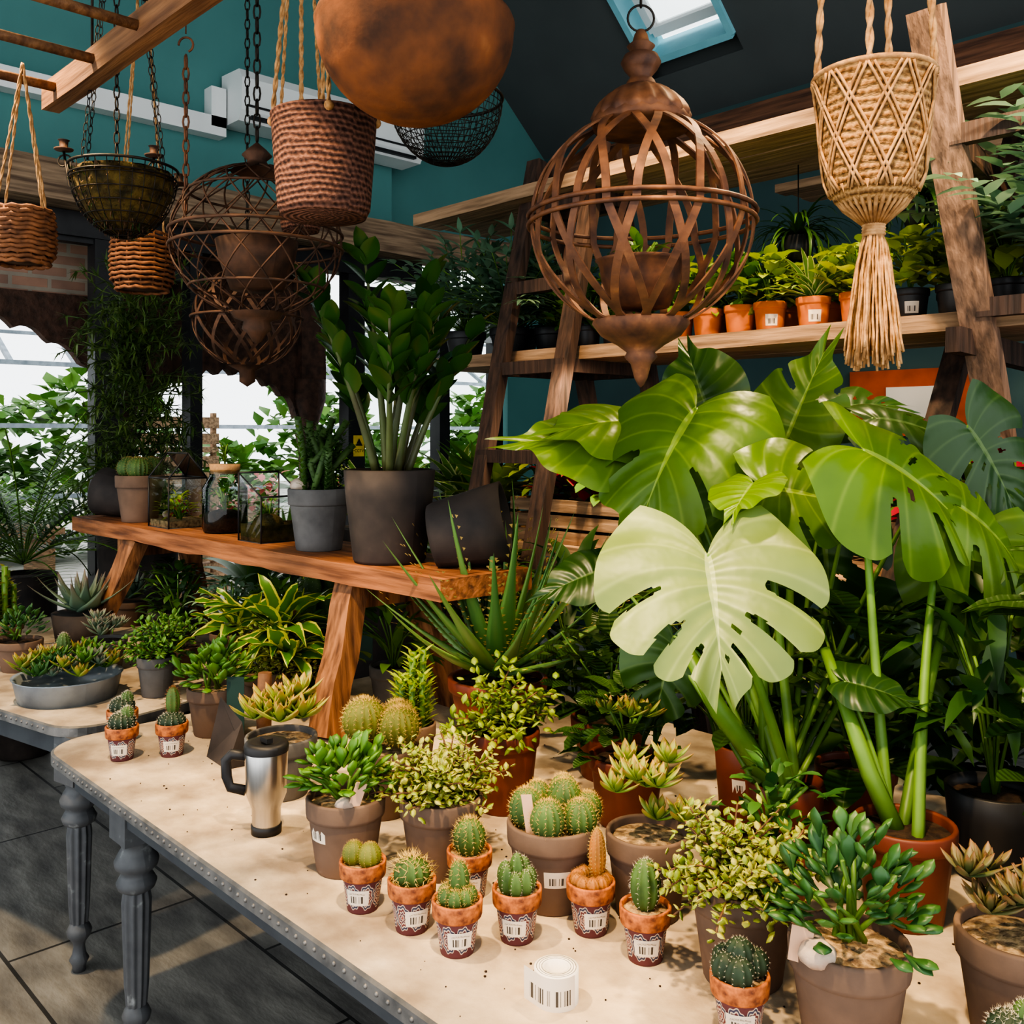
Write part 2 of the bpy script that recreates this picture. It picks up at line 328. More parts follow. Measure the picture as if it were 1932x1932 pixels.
    def ball(s,c,r,k,sz=1,ribs=0,amp=.1,seg=None,rings=12,sp=None,spl=.012,spn=9,ax=None,spc=4):
        c=Vector(c); seg=seg or (ribs*4 if ribs else 20); rot=ZU.rotation_difference(Vector(ax)).to_matrix() if ax else None
        rows=[]
        for i in range(rings+1):
            ph=pi*i/rings; row=[]
            for j in range(seg):
                a=2*pi*j/seg; m=1+(amp*math.cos(ribs*a)*math.sin(ph)**.5 if ribs else 0)
                q=V(r*m*math.sin(ph)*math.cos(a),r*m*math.sin(ph)*math.sin(a),-r*sz*math.cos(ph))
                row.append((rot@q if rot else q)+c)
            rows.append(row)
        s.grid(rows,k,None,closed=True)
        if sp:
            nr=ribs or 12
            for i in range(nr):
                for j in range(spn):
                    ph=pi*(.25+.75*(j+.5*(i%2))/spn)
                    a=2*pi*i/nr; m=1+amp*math.sin(ph)**.5 if ribs else 1
                    nn=V(math.sin(ph)*math.cos(a),math.sin(ph)*math.sin(a),-math.cos(ph)); q=V(nn.x*r*m,nn.y*r*m,nn.z*r*sz)
                    if rot: nn=rot@nn; q=rot@q
                    q=q+c
                    for e in range(spc):
                        dr=(nn*U(.5,1)+V(U(-1,1),U(-1,1),U(-1,1))*.8).normalized(); t=q+dr*spl*U(.6,1.2); o=dr.orthogonal().normalized()*spl*.045; o2=o.cross(dr)
                        s.add([q+o,q-o*.5+o2,q-o*.5-o2,t],[(0,1,3),(1,2,3),(2,0,3)],sp)
    def label(s,r0,z0,z1,ang,wid,r1=None,k='bar'):
        n=5; rows=[];uv=[]; r1=r1 or r0
        for (z,rr,v) in((z0,r0,0),(z1,r1,1)):
            row=[]
            for j in range(n+1):
                a=ang+wid/r0*(j/n-.5); row.append(V((rr+.0012)*math.cos(a),(rr+.0012)*math.sin(a),z)); uv.append((j/n,v))
            rows.append(row)
        s.grid(rows,k,uv)
    def build(s,loc=None,rotz=0):
        me=bpy.data.meshes.new(s.name); me.from_pydata([tuple(p) for p in s.v],[],s.f)
        for k in s.mats: me.materials.append(M[k])
        me.polygons.foreach_set('material_index',s.m); me.polygons.foreach_set('use_smooth',s.sm)
        at=me.attributes.new('rnd','FLOAT','FACE'); at.data.foreach_set('value',s.r)
        ul=me.uv_layers.new(name='UVMap'); li=[0]*len(me.loops); me.loops.foreach_get('vertex_index',li)
        fl=[]
        for i in li: fl+=s.uv[i]
        ul.data.foreach_set('uv',fl); me.update()
        ob=bpy.data.objects.new(s.name,me); ob.location=s.loc if loc is None else loc; ob.rotation_euler=(0,0,rotz)
        bpy.context.collection.objects.link(ob); return ob

def text(parent,body,loc,size,rot,k='ink'):
    c=bpy.data.curves.new('lettering','FONT'); c.body=body; c.size=size; c.align_x='CENTER'; c.materials.append(M[k])
    o=bpy.data.objects.new('lettering',c); bpy.context.collection.objects.link(o); o.parent=parent; o.location=loc; o.rotation_euler=rot; return o

# ------------------------------------------------------------ room
def slab(name,x0,x1,y0,y1,z0,z1,k):
    b=MB(name,((x0+x1)/2,(y0+y1)/2,(z0+z1)/2)); b.box((0,0,0),(x1-x0,y1-y0,z1-z0),k); return b.build()
slab('floor',-8.4,3,-2,6.2,-.1,0,'floor')
XW=-5.8
b=MB('wall_left',(XW,0,0))   # gable wall above the shop front
def wy(y): return 4.0+.9*(6-y)
for y0,y1,z0 in((-2,4.27,3.1),(4.27,6.2,3.1)):
    xx=-.0 if y0<4 else -.12
    ys=[y0+(y1-y0)*i/4 for i in range(5)]
    vs=[V(xx,y,z0) for y in ys]+[V(xx,y,min(wy(y),7.5)) for y in ys]+[V(xx-.12,y,z0) for y in ys]+[V(xx-.12,y,min(wy(y),7.5)) for y in ys]
    fs=[(i,i+1,i+6,i+5) for i in range(4)]+[(i+10,i+15,i+16,i+11) for i in range(4)]
    b.add(vs,fs+[(0,10,11,1),(1,11,12,2),(2,12,13,3),(3,13,14,4)],'teal',smooth=False)
b.build()
slab('wall_left',XW-.12,XW,5.45,6.0,0,3.1,'teal'); slab('wall_left',XW-.12,XW,-2,-.35,0,3.1,'teal')
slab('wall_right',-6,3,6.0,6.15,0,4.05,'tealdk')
# sloped roof with skylight opening
b=MB('ceiling')
SX0,SX1,SY0,SY1=-4.5,-3.72,4.75,5.72
def rp(x,y,o=0): return V(x,y,4.0+.9*(6-y)+o)
def rq(x0,x1,y0,y1): b.add([rp(x0,y0),rp(x1,y0),rp(x1,y1),rp(x0,y1)],[(0,1,2,3)],'roof',smooth=False); b.add([rp(x0,y0,.15),rp(x1,y0,.15),rp(x1,y1,.15),rp(x0,y1,.15)],[(3,2,1,0)],'roof',smooth=False)
rq(-6.1,3,SY1,6.2); rq(-6.1,3,2,SY0); rq(-6.1,SX0,SY0,SY1); rq(SX1,3,SY0,SY1)
b.add([V(-6.1,2,7.6),V(3,2,7.6),V(3,-2,4.0),V(-6.1,-2,4.0)],[(0,1,2,3)],'roof',smooth=False)
b.build()
b=MB('window_1')   # skylight
n=V(0,.67,.74)
def fr(x0,x1,y0,y1,t,h,k,o):
    for a,c in(((x0,y0),(x1,y0)),((x1,y0),(x1,y1)),((x1,y1),(x0,y1)),((x0,y1),(x0,y0))):
        b.beam(rp(a[0],a[1],o),rp(c[0],c[1],o),t,h,k,up=n)
fr(SX0+.02,SX1-.02,SY0+.02,SY1-.02,.05,.3,'sky',.16); fr(SX0+.07,SX1-.07,SY0+.07,SY1-.07,.07,.08,'white',.26); 
b.add([rp(SX0,SY0,.28),rp(SX1,SY0,.28),rp(SX1,SY1,.28),rp(SX0,SY1,.28)],[(0,1,2,3)],'glass',smooth=False)
b.build()
# timber wall plate
b=MB('trim_1',(-1.5,5.88,3.72)); b.beam(V(-4.2,0,0),V(4,0,0),.2,.32,'plankr',segs=12,jit=.01); b.build()
# long beam over shop front
b=MB('trim_2',(XW+.13,3.3,3.0)); b.beam(V(0,-3.3,0),V(0,2.35,0),.24,.22,'beamw',segs=14,jit=.008); b.build()
# air conditioner and trunking
b=MB('air_conditioner',(XW+.14,3.63,3.73))
pr=[(-.12,-.16),(.10,-.16),(.14,-.10),(.15,.1),(.11,.16),(-.12,.17)]
for y in(-.72,.72): b.add([V(x,y,z) for x,z in pr],[tuple(range(6))],'white',smooth=False)
b.grid([[V(x,-.72,z) for x,z in pr],[V(x,.72,z) for x,z in pr]],'white',closed=True,smooth=False)
b.box((.12,0,-.135),(.05,1.3,.02),'black'); b.box((.145,0,-.07),(.015,1.36,.012),'black'); b.build()
b=MB('cable_trunking',(XW+.052,2.0,3.55)); b.box((0,-.6,0),(.1,3.0,.12),'white'); b.box((0,.85,.12),(.1,.1,.25),'white'); b.build()

# shop front
b=MB('door_1',(XW,0,0))
def post(y,w,z0=0,z1=2.88,k='black',d=.12): b.box((0,y,(z0+z1)/2),(d,w,z1-z0),k)
post(2.18,.16); post(2.72,.08); post(3.92,.14); post(4.73,.1); post(5.3,.08)
b.box((0,2.2,2.81),(.14,4.6,.14),'black'); 
for (y0,y1,z) in((3.98,4.68,2.62),(4.78,5.26,2.62),(2.26,2.7,2.6),(-.2,2.1,2.76)): b.box((0,(y0+y1)/2,z),(.08,y1-y0,.1),'black'); b.box((0,(y0+y1)/2,.12),(.08,y1-y0,.24),'black')
for (y0,y1) in((3.98,4.68),(4.78,5.26)): 
    b.add([V(-.01,y0,.2),V(-.01,y1,.2),V(-.01,y1,2.6),V(-.01,y0,2.6)],[(0,1,2,3)],'glass',smooth=False)
    for i in range(int((y1-y0)/.07)+1):
        y=y0+i*.07
        b.beam(V(0,y,2.38),V(0,min(y+.18,y1),2.56),.012,.012,'white'); b.beam(V(0,min(y+.18,y1),2.38),V(0,y,2.56),.012,.012,'white')
    b.box((0,(y0+y1)/2,2.36),(.05,y1-y0,.04),'white')
o=b.build()
st=MB('warning_sticker',(XW+.07,3.93,1.52)); st.box((0,0,0),(.004,.09,.15),'yel'); st.add([V(.004,-.03,.0),V(.004,.03,.0),V(.004,0,.055)],[(0,1,2)],'ink',smooth=False); so=st.build()
text(so,'CCTV',(.005,0,-.045),.03,(pi/2,0,pi/2))
# carved arch panels (scalloped)
b=MB('carved_arch_screen',(XW-.35,0,0))
def arch(y0,y1,zt,zs,rise,k,scal=9,x=0):
    N=60; rows=[[],[],[],[]]
    for i in range(N+1):
        t=i/N; y=y0+(y1-y0)*t; z=zs+rise*math.sin(pi*t)**.6+.05*abs(math.sin(pi*t*scal))
        rows[0].append(V(x,y,zt));rows[1].append(V(x,y,z));rows[2].append(V(x-.08,y,z));rows[3].append(V(x-.08,y,zt))
    b.grid(rows,k,smooth=False)
arch(.6,2.35,3.0,1.85,.5,'brick'); arch(.6,2.35,2.45,1.75,.52,'carv',x=.05); arch(2.45,3.75,3.0,1.85,.22,'carv'); arch(2.55,3.65,2.5,1.72,.28,'carv',x=.05)
arch(-1,.6,3.0,1.85,.5,'brick')
for y in(2.4,3.75):
    b.lathe([(.09,0),(.1,.25),(.06,.3),(.055,.9),(.08,.95),(.06,1.0),(.075,1.5),(.1,1.6),(.06,1.65),(.12,1.85),(.12,2.0)],'carv',20,c=V(.05,y,0)); b.box((.05,y,2.4),(.14,.2,1.0),'carv')
b.build()
# outdoors
slab('ground_outside',-30,-8.4,-15,25,-.1,-.02,'paving')
b=MB('greenhouse_frame',(-11.5,0,0))
for i in range(24):
    y=-3+i*.7; b.beam(V(0,y,0),V(0,y,2.4),.05,.05,'galv'); b.beam(V(0,y,2.4),V(-2,y,3.6),.05,.05,'galv')
for z in(.9,1.7,2.4): b.beam(V(0,-3,z),V(0,13,z),.05,.05,'galv')
for z,x in((2.8,-.7),(3.2,-1.4),(3.6,-2)): b.beam(V(x,-3,z),V(x,13,z),.04,.04,'galv')
b.build()
b=MB('outdoor_shrubs',(-13.2,0,0))
for i in range(6000):
    y=U(-3,13); z=abs(U(0,1)*(1.8+.8*math.sin(y*1.7)+.4*math.sin(y*4.1))); b.leaf(V(U(-.8,.8),y,z),V(U(-1,1),U(-1,1),U(-.2,1)),.3,.24,'green_o',n=2)
b.build()
b=MB('outdoor_flower_bench',(-9.6,0,0))
b.box((0,1.0,.72),(.8,4.2,.06),'plank'); b.box((0,6.8,.72),(.8,4.5,.06),'plank')
for y in(-1,1,3,4.7,6.8,8.9): b.box((0,y,.35),(.7,.06,.7),'plank')
for i in range(2600):
    y=U(-1,3) if i%2 else U(4.6,9); b.leaf(V(U(-.4,.4),y,.78+abs(R.gauss(0,.16))),V(U(-1,1),U(-1,1),U(0,1)),.12,.08,'pink_o' if i%4==0 else 'green_o',n=3)
b.build()
b=MB('outdoor_crate_stack',(-8.7,3.75,0))
for i in range(5): b.box((0,0,.02+i*.36),(.6,.9,.05),'plank'); b.box((.29,0,.12+i*.36),(.03,.9,.1),'plank'); b.box((.29,0,.27+i*.36),(.03,.9,.1),'plank'); b.box((.25,-.42,.2+i*.36),(.05,.04,.32),'plank'); b.box((.25,.42,.2+i*.36),(.05,.04,.32),'plank')
b.build()

# ------------------------------------------------------------ tables
TZ=.74
def outline(x0,x1,y0,y1,r,n=8):
    o=[]
    for cx,cy,a0 in((x1-r,y1-r,0),(x0+r,y1-r,90),(x0+r,y0+r,180),(x1-r,y0+r,270)):
        for i in range(n+1): a=math.radians(a0+90*i/n); o.append((cx+r*math.cos(a),cy+r*math.sin(a)))
    return o
def leg(b,x,y,z1):
    b.box((x,y,z1-.07),(.1,.1,.14),'legp')
    k=z1-.14
    p=[(.0,0),(.018,0),(.02,.02),(.028,.035),(.02,.05),(.016,.075),(.02,.09),(.032,.105),(.036,.12),(.03,.135),(.022,.145)]
    b.lathe(p,'legp',20,c=V(x,y,0))
    b.lathe([(.024,.145),(.028,.2),(.034,k-.16),(.03,k-.13)],'legp',80,c=V(x,y,0),fl=.09,fn=10)
    b.lathe([(.03,k-.135),(.045,k-.125),(.05,k-.11),(.042,k-.095),(.036,k-.085),(.052,k-.07),(.055,k-.055),(.045,k-.035),(.036,k-.02),(.045,k)],'legp',24,c=V(x,y,0))
def table(name,x0,x1,y0,y1,loc=(0,0,0),rot=0,r=.13,legs=(),crumbs=0):
    b=MB(name,loc); o=outline(x0,x1,y0,y1,r); n=len(o); th=.03
    b.add([V(x,y,TZ) for x,y in o],[tuple(range(n))],'top',smooth=False)
    cx,cy=(x0+x1)/2,(y0+y1)/2
    sc=lambda e:[V(x+(e if x>cx else -e),y+(e if y>cy else -e),0) for x,y in o]
    r0=[V(x,y,TZ) for x,y in o]; r1=[p+V(0,0,TZ-.004) for p in sc(.006)]; r2=[p+V(0,0,TZ-th) for p in sc(.006)]; r3=[V(x,y,TZ-th-.004) for x,y in o]
    b.grid([r3,r2,r1,r0],'edge',closed=True,smooth=False); b.add(r3,[tuple(range(n))[::-1]],'edge',smooth=False)
    x=x0+r
    while x<x1-r: b.ball((x,y0-.006,TZ-.015),.0045,'edge',rings=4,seg=6); x+=.03
    i=.08
    for (ax,ay,bx,by) in((x0+i,y0+i,x1-i,y0+i),(x0+i,y1-i,x1-i,y1-i),(x0+i,y0+i,x0+i,y1-i),(x1-i,y0+i,x1-i,y1-i)):
        b.beam(V(ax,ay,TZ-th-.045),V(bx,by,TZ-th-.045),.03,.09,'apron')
    for (lx,ly) in legs: leg(b,lx,ly,TZ-th)
    for i in range(crumbs): b.ball((U(x0+.2,x1-.1),U(y0+.03,y1-.2),TZ+.001),U(.001,.003),'soil',.6,rings=3,seg=5)
    return b.build(rotz=rot)
table('display_table',-2.84,.35,.89,2.32,legs=((-2.45,1.0),(.2,1.03),(.2,2.2),(-2.7,2.2)),crumbs=420)
rt=math.radians(12)
table('display_table',-1.75,0,0,1.3,loc=(-2.9,1.0,0),rot=rt,legs=((-.07,.06),(-1.65,.08),(-1.65,1.2),(-.07,1.2)),crumbs=60)

# bench riser
BZ=1.225
b=MB('wooden_bench',(-3.25,1.74,0))
N=20
def brow(x,z,s): 
    w=.165
    return [V(x+(U(-.02,.02) if s else 0),-w+U(-.006,.006),z),V(x,w+U(-.006,.006),z)]
top=[];bot=[]
for i in range(N+1):
    x=-1.33+2.65*i/N; t=brow(x,BZ,i in(0,N)); top.append(t); bot.append([p-V(0,0,.06+U(-.006,.006)) for p in t])
b.grid([[a[0],a[1],c[1],c[0]] for a,c in zip(top,bot)],'bench',closed=True,smooth=False)
for rr in(0,N): b.add([top[rr][0],top[rr][1],bot[rr][1],bot[rr][0]],[(0,1,2,3)],'bench',smooth=False)
for sx in(-1,1):
    for sy in(-1,1):
        xb=.9*sx+ (0 if sx>0 else .02); b.beam(V(xb,sy*.24,TZ),V(xb-.14*sx if sx<0 else xb-.06,sy*.11,BZ-.06),.1,.06,'benchz',up=V(0,1,0),segs=6,jit=.005)
b.beam(V(.84,-.14,BZ-.1),V(.84,.14,BZ-.1),.06,.08,'benchz'); b.beam(V(-.84,-.14,BZ-.1),V(-.84,.14,BZ-.1),.06,.08,'benchz')
b.build()

# ------------------------------------------------------------ pots
def pot(b,r,h,k,fill='soil',c=V(0,0,0),collar=.27,br=.72,ck=None):
    ck=ck or k; rc=r*.93; zc=h*(1-collar)
    b.lathe([(0,0),(r*br,0),(r*br+.002,.003),(rc,zc)],k,32,c=c)
    b.lathe([(rc,zc),(r*.99,zc+.002),(r,zc+.008),(r*1.01,h-.004),(r*.99,h),(r*.92,h),(r*.9,h-.004),(r*.89,h-h*.1)],ck,32,c=c)
    b.lathe([(r*.9,h-h*.1),(r*.5,h-h*.07),(0,h-h*.06)],fill,20,c=c)
def smooth_pot(b,r,h,k,br=.75,c=V(0,0,0)):
    b.lathe([(0,0),(r*br,0),(r*br+.006,.01),(r*.95,h*.7),(r,h),(r*.94,h+.003),(r*.9,h-.02)],k,36,c=c); b.lathe([(r*.91,h-.02),(0,h-.012)],'soil',20,c=c)
def face(loc): return math.atan2(-loc[1],-loc[0])
def tagstick(b,p,ang,k='tag',h=.07,w=.018):
    rot=Matrix.Rotation(ang+pi/2,3,'Z')@Matrix.Rotation(U(-.35,.35),3,'Y'); b.box(Vector(p)+V(0,0,h/2),(w,.0015,h),k,rot=rot)
# cactus species
def mini(loc,kind,r=.042,h=.088,lab=True):
    b=MB('mini_potted_cactus',(loc[0],loc[1],TZ)); rc=r
    b.lathe([(0,0),(r*.66,0),(r*.68,.003),(r*.86,h*.68)],'pat',32)
    b.lathe([(r*.86,h*.68),(r*.98,h*.69),(r,h*.72),(r*1.02,h*.97),(r,h),(r*.9,h),(r*.88,h*.9)],'speck',32); b.lathe([(r*.88,h*.9),(0,h*.93)],'gravel',16)
    a=face(loc)+U(-.3,.3)
    if lab: b.label(r*.735,h*.2,h*.52,a,.038,r*.825)
    z=h*.92
    if kind=='balls':
        for x,y,q in((-.014,-.01,.02),(.016,.004,.021),(0,.016,.016)): b.ball((x,y,z+q*.8),q,'cacy',1.15,sp='spy',spl=.004,ribs=12,amp=.04,spn=12,spc=4)
    if kind=='spiny': b.ball((0,0,z+.016),.03,'cac',.9,ribs=13,sp='spy',spl=.018,spn=8,spc=3)
    if kind=='prick':
        b.ball((0,.004,z+.035),.016,'cac',2.1,ribs=8,sp='spy',spl=.008,spn=10,spc=5)
        for i in range(7): aa=i*.9; b.ball((.02*math.cos(aa),.02*math.sin(aa),z+.012),.013,'cac',1.2,sp='spy',spl=.007,spn=8,spc=3,ribs=8)
    if kind=='tall': b.ball((0,0,z+.028),.028,'cac',1.3,ribs=13,sp='spy',spl=.01,spn=11,spc=4)
    if kind=='cols':
        for i in range(8):
            aa=i*.9; rr=.021 if i else 0; hh=.036 if i==0 else U(.018,.03); b.ball((rr*math.cos(aa),rr*math.sin(aa),z+hh*.8),.0125,'cac',hh/.0125,ribs=5,amp=.2,sp='spw',spl=.005,spn=9,spc=3)
    if kind=='orange':
        b.ball((.008,.008,z+.05),.0145,'caco',3.2,ribs=12,amp=.06,sp='spy',spl=.005,spn=16,spc=4)
        for i in range(9): aa=i*.7; b.ball((.024*math.cos(aa),.024*math.sin(aa),z+.008),.013,'caco',1,ribs=10,amp=.08,sp='spb',spl=.005,spn=8,spc=3)
    if kind=='column': b.ball((0,0,z+.038),.023,'cac',1.9,ribs=9,amp=.13,rings=18,sp='spw',spl=.006,spn=12,spc=3)
    if kind=='dark':
        for i in range(6): aa=i*1.05; rr=.022 if i else 0; b.ball((rr*math.cos(aa),rr*math.sin(aa),z+(.035 if i==0 else .018)),.02,'cacd',1.1,ribs=9,amp=.1,sp='spw',spl=.0035,spn=7,spc=7)
    if kind=='white': b.ball((0,0,z+.018),.032,'cacd',.8,ribs=14,sp='spw',spl=.007,spn=9,spc=6); b.ball((.01,.01,z+.04),.016,'cac',1.2,sp='spw',spl=.006,ribs=10,spn=8)
    if kind=='whitecol': b.ball((0,0,z+.01),.034,'cacd',.7,ribs=14,sp='spw',spl=.006,spn=9,spc=6); b.ball((-.005,.005,z+.06),.018,'cac',2.2,ribs=8,sp='spb',spl=.008,spn=12)
    o=b.build()
    q=r*.81+.0022; text(o,'CACTUS Mini-Mixed',(q*math.cos(a),q*math.sin(a),h*.445),.0034,(pi/2-.12,0,a+pi/2))
for l,k in (((-1.46,1.01),'balls'),((-1.34,1.03),'spiny'),((-1.23,1.04),'prick'),((-1.36,1.18),'tall'),((-1.19,1.14),'cols'),((-1.12,1.25),'orange'),((-1.0,1.25),'column'),((-.78,1.19),'dark'),((-2.57,1.01),'white'),((-2.51,1.12),'whitecol'),((-2.72,1.07),'white'),((-.45,1.31),'white')):
    mini(l,k,lab=True)

def jade(b,z,r,n,k,ll=.036,h=1.0,pr='obov',th=.35,down=0):
    for i in range(max(4,n//12)):
        a=U(0,6.28); e=U(.3,1.3); p0=V(U(-.02,.02),U(-.02,.02),z-.01); d=V(math.cos(a)*math.cos(e),math.sin(a)*math.cos(e),math.sin(e)*h); p1=p0+d*r*.85
        b.tube([p0,p0.lerp(p1,.5)+V(0,0,.01),p1],[.005,.004,.003],'petl',5)
    for i in range(n):
        a=U(0,6.28); e=math.asin(U(-.1-down,1)); q=U(.45,1); d=V(math.cos(a)*math.cos(e),math.sin(a)*math.cos(e),math.sin(e)*h)
        p=V(0,0,z+r*.12)+d*r*q*.85; dd=(d+V(U(-.7,.7),U(-.7,.7),U(-.2,.8))).normalized(); b.fat(p,dd,ll*U(.7,1.15),ll*.62,th,k,bend=U(-.2,.5),prof=pr,n=5)
def elephant(b,z,r,nst=26,k='port',ls=.014,droop=1.2,up=.9):
    for i in range(nst):
        a=U(0,6.28); e=U(.25,1.45); d=V(math.cos(a)*math.cos(e),math.sin(a)*math.cos(e),math.sin(e)*up); p=V(U(-.03,.03),U(-.03,.03),z-.01); L=r*U(.8,1.35); n=9; pts=[p.copy()]
        for j in range(n):
            p=p+d*(L/n); d=(d+V(U(-.25,.25),U(-.25,.25),U(-.12,.1)-.05*droop)).normalized(); pts.append(p.copy())
            if j>0:
                sd=d.orthogonal().normalized(); sd=Matrix.Rotation(U(0,3.1),3,d)@sd
                for q in(-1,1): b.fat(p,(sd*q+d*.4+V(0,0,.2)).normalized(),ls*U(.8,1.3),ls*.95,.25,k,prof='ov',n=3,sides=5)
                if U(0,1)<.6:
                    sd2=sd.cross(d)
                    for q in(-1,1):
                        p2=p+sd2*q*ls*1.6; b.fat(p2,(sd2*q+V(U(-.5,.5),U(-.5,.5),U(0,.6))).normalized(),ls*U(.8,1.2),ls*.95,.25,k,prof='ov',n=3,sides=5)
        b.tube(pts,.0018,'stem',4)
def rosette(b,c,r,n,k,tilt=.2,pr='ech',wf=.34,th=.3):
    c=Vector(c)
    for i in range(n):
        t=i/n; a=i*2.4; e=.15+tilt+1.25*t**1.2; L=r*(1-.65*t); d=V(math.cos(a)*math.cos(e),math.sin(a)*math.cos(e),math.sin(e))
        b.fat(c+d*r*.06,d,L,max(.006,L*wf),th,k,bend=-.4,prof=pr,n=6)
def sticks(b,c,n,L,k,w=.03,spread=.6,bend=.8,pr='strap',fold=.25,nseg=8,wave=0,emin=.3,emax=1.4):
    c=Vector(c)
    for i in range(n):
        a=i*2.4+U(-.3,.3); e=U(emin,emax); d=V(math.cos(a)*math.cos(e),math.sin(a)*math.cos(e),math.sin(e)); b.leaf(c+V(U(-1,1),U(-1,1),0)*.01,d,L*U(.7,1.1),w,k,bend=bend*U(.5,1.4),fold=fold,prof=pr,n=nseg,wave=wave)
def bushy(b,c,r,h,n,k,ll=.06,w=.03,pr='ov',bend=.6,stems=8,sk='petl',nn=4):
    c=Vector(c)
    for i in range(stems):
        a=U(0,6.28); q=U(.2,.8); b.tube([c,c+V(math.cos(a)*r*q*.4,math.sin(a)*r*q*.4,h*.5),c+V(math.cos(a)*r*q,math.sin(a)*r*q,h*U(.7,.95))],.0035,sk,4)
    for i in range(n):
        a=U(0,6.28); q=U(0,1)**.6; zz=U(.1,1); rr=r*q*math.sin(pi*min(1,.25+zz*.62))
        d=V(math.cos(a)*q,math.sin(a)*q,U(-.2,.8)).normalized(); b.leaf(c+V(math.cos(a)*rr,math.sin(a)*rr,h*zz),d,ll*U(.7,1.25),w*U(.8,1.2),k,bend=bend,prof=pr,n=nn,fold=.25)
def at(name,x,y,z=TZ): return MB(name,(x,y,z))
# --- potted plants on the near table
b=at('potted_jade_plant',-1.62,1.08); pot(b,.078,.145,'pot','gravel'); jade(b,.15,.1,120,'jade',ll=.042); a=face((-1.62,1.08)); b.label(.067,.07,.1,a-.9,.04,.07)
p=V(math.cos(a+.3)*.07,math.sin(a+.3)*.07,.13); tagstick(b,p,a+.2,h=.06,w=.022); b.ball((math.cos(a)*.055,math.sin(a)*.055,.145),.022,'stone',.6,rings=6,seg=9); b.build()
b=at('potted_elephant_bush',-1.48,1.21); pot(b,.082,.15,'pot','gravel'); elephant(b,.15,.113,50,ls=.015); b.build()
b=at('potted_ball_cactus_cluster',-1.24,1.28); pot(b,.085,.15,'pot','gravel')
for x,y,q,s in((-.035,-.035,.03,1.25),(.03,-.045,.03,1.2),(.0,.03,.032,1.35),(-.06,.02,.026,1.3),(.058,.01,.03,1.1),(.035,.055,.026,1.2),(-.03,.06,.03,1.3)): b.ball((x,y,.14+q*s*.8),q,'cac',s,ribs=14,amp=.07,sp='spy',spl=.008,spn=12,spc=4)
a=face((-1.24,1.28)); b.label(.07,.055,.085,a+.1,.045,.075); tagstick(b,V(math.cos(a-.8)*.06,math.sin(a-.8)*.06,.13),a-.3,h=.08,w=.02); b.build()
b=at('potted_sedum',-1.09,1.37); pot(b,.075,.15,'pot','gravel')
for i in range(10): aa=i*2.4; q=.02+.06*(i/10); rosette(b,(q*math.cos(aa),q*math.sin(aa),.16+U(0,.12)),.06,14,'ech')
b.build()
b=at('potted_elephant_bush',-.86,1.32); pot(b,.083,.155,'pot','gravel'); elephant(b,.155,.112,48,ls=.015); b.build()
b=at('potted_jade_plant',-.66,1.28); pot(b,.083,.15,'pot','gravel'); jade(b,.16,.125,120,'jaded',h=1.15,ll=.042)
for i in range(3): b.ball((-.05+.02*i,-.03-.02*i,.15),.015+.006*i,'stone',.7,rings=6,seg=8)
a=face((-.66,1.28)); tagstick(b,V(math.cos(a-.9)*.08,math.sin(a-.9)*.08,.13),a,h=.05,w=.03); b.build()
b=at('potted_echeveria',-.5,1.47); pot(b,.085,.155,'pot','gravel')
for i in range(13): aa=i*2.4; q=.07*(i/13)**.5; rosette(b,(q*math.cos(aa),q*math.sin(aa),.165+U(0,.08)),.055,18,'echp')
b.build()
b=at('potted_golden_barrel_cactus',-1.80,1.30); pot(b,.08,.15,'pot','gravel')
for x,y,q in((-.03,-.03,.048),(.05,.01,.043),(-.01,.05,.04)): b.ball((x,y,.155+q*1.1),q,'cacy',1.05,ribs=18,amp=.06,sp='spy',spl=.011,spn=12,spc=5)
b.build()
b=at('potted_echeveria',-2.06,1.19); pot(b,.085,.14,'potg','gravel')
for i in range(9): aa=i*2.4; q=.07*(i/9)**.5; rosette(b,(q*math.cos(aa),q*math.sin(aa),.155+U(0,.06)),.088,16,'ech',wf=.32)
b.build()
b=at('potted_jade_plant',-2.61,1.29); pot(b,.075,.135,'pot','gravel'); jade(b,.14,.11,95,'jade',ll=.05,h=1.1); b.build()
b=at('potted_elephant_bush',-2.69,1.5); pot(b,.075,.13,'pot','gravel'); elephant(b,.13,.13,32,ls=.018); b.build()
b=at('potted_elephant_bush',-3.12,1.34); pot(b,.062,.13,'potg','gravel'); elephant(b,.13,.12,28,k='jade',ls=.02); b.build()
b=at('leaning_rock',-2.36,1.2); b.add([V(-.07,-.02,0),V(.06,-.03,0),V(.07,.03,0),V(-.06,.04,0),V(-.01,-.01,.17),V(.05,.02,.11)],[(0,1,5,4),(1,2,5),(2,3,4,5),(3,0,4),(0,3,2,1)],'potd',smooth=False); b.build()
# travel mug
b=at('travel_mug',-1.88,1.05)
b.lathe([(0,0),(.032,0),(.033,.018),(.03,.02)],'black',36); b.lathe([(.03,.018),(.031,.055),(.043,.085),(.046,.175),(.045,.18)],'steel',40); b.lathe([(.047,.176),(.048,.188),(.044,.196),(.03,.197),(.012,.19),(0,.19)],'black',36)
a=math.atan2(-.726,-.688)+.0; u=V(math.cos(a),math.sin(a),0)
b.tube([u*.042+V(0,0,.165),u*.075+V(0,0,.168),u*.088+V(0,0,.155),u*.086+V(0,0,.12),u*.078+V(0,0,.097),u*.045+V(0,0,.09)],.0085,'black',8,flat=1.4); b.box((0,0,.2),(.03,.014,.01),'black'); b.build()
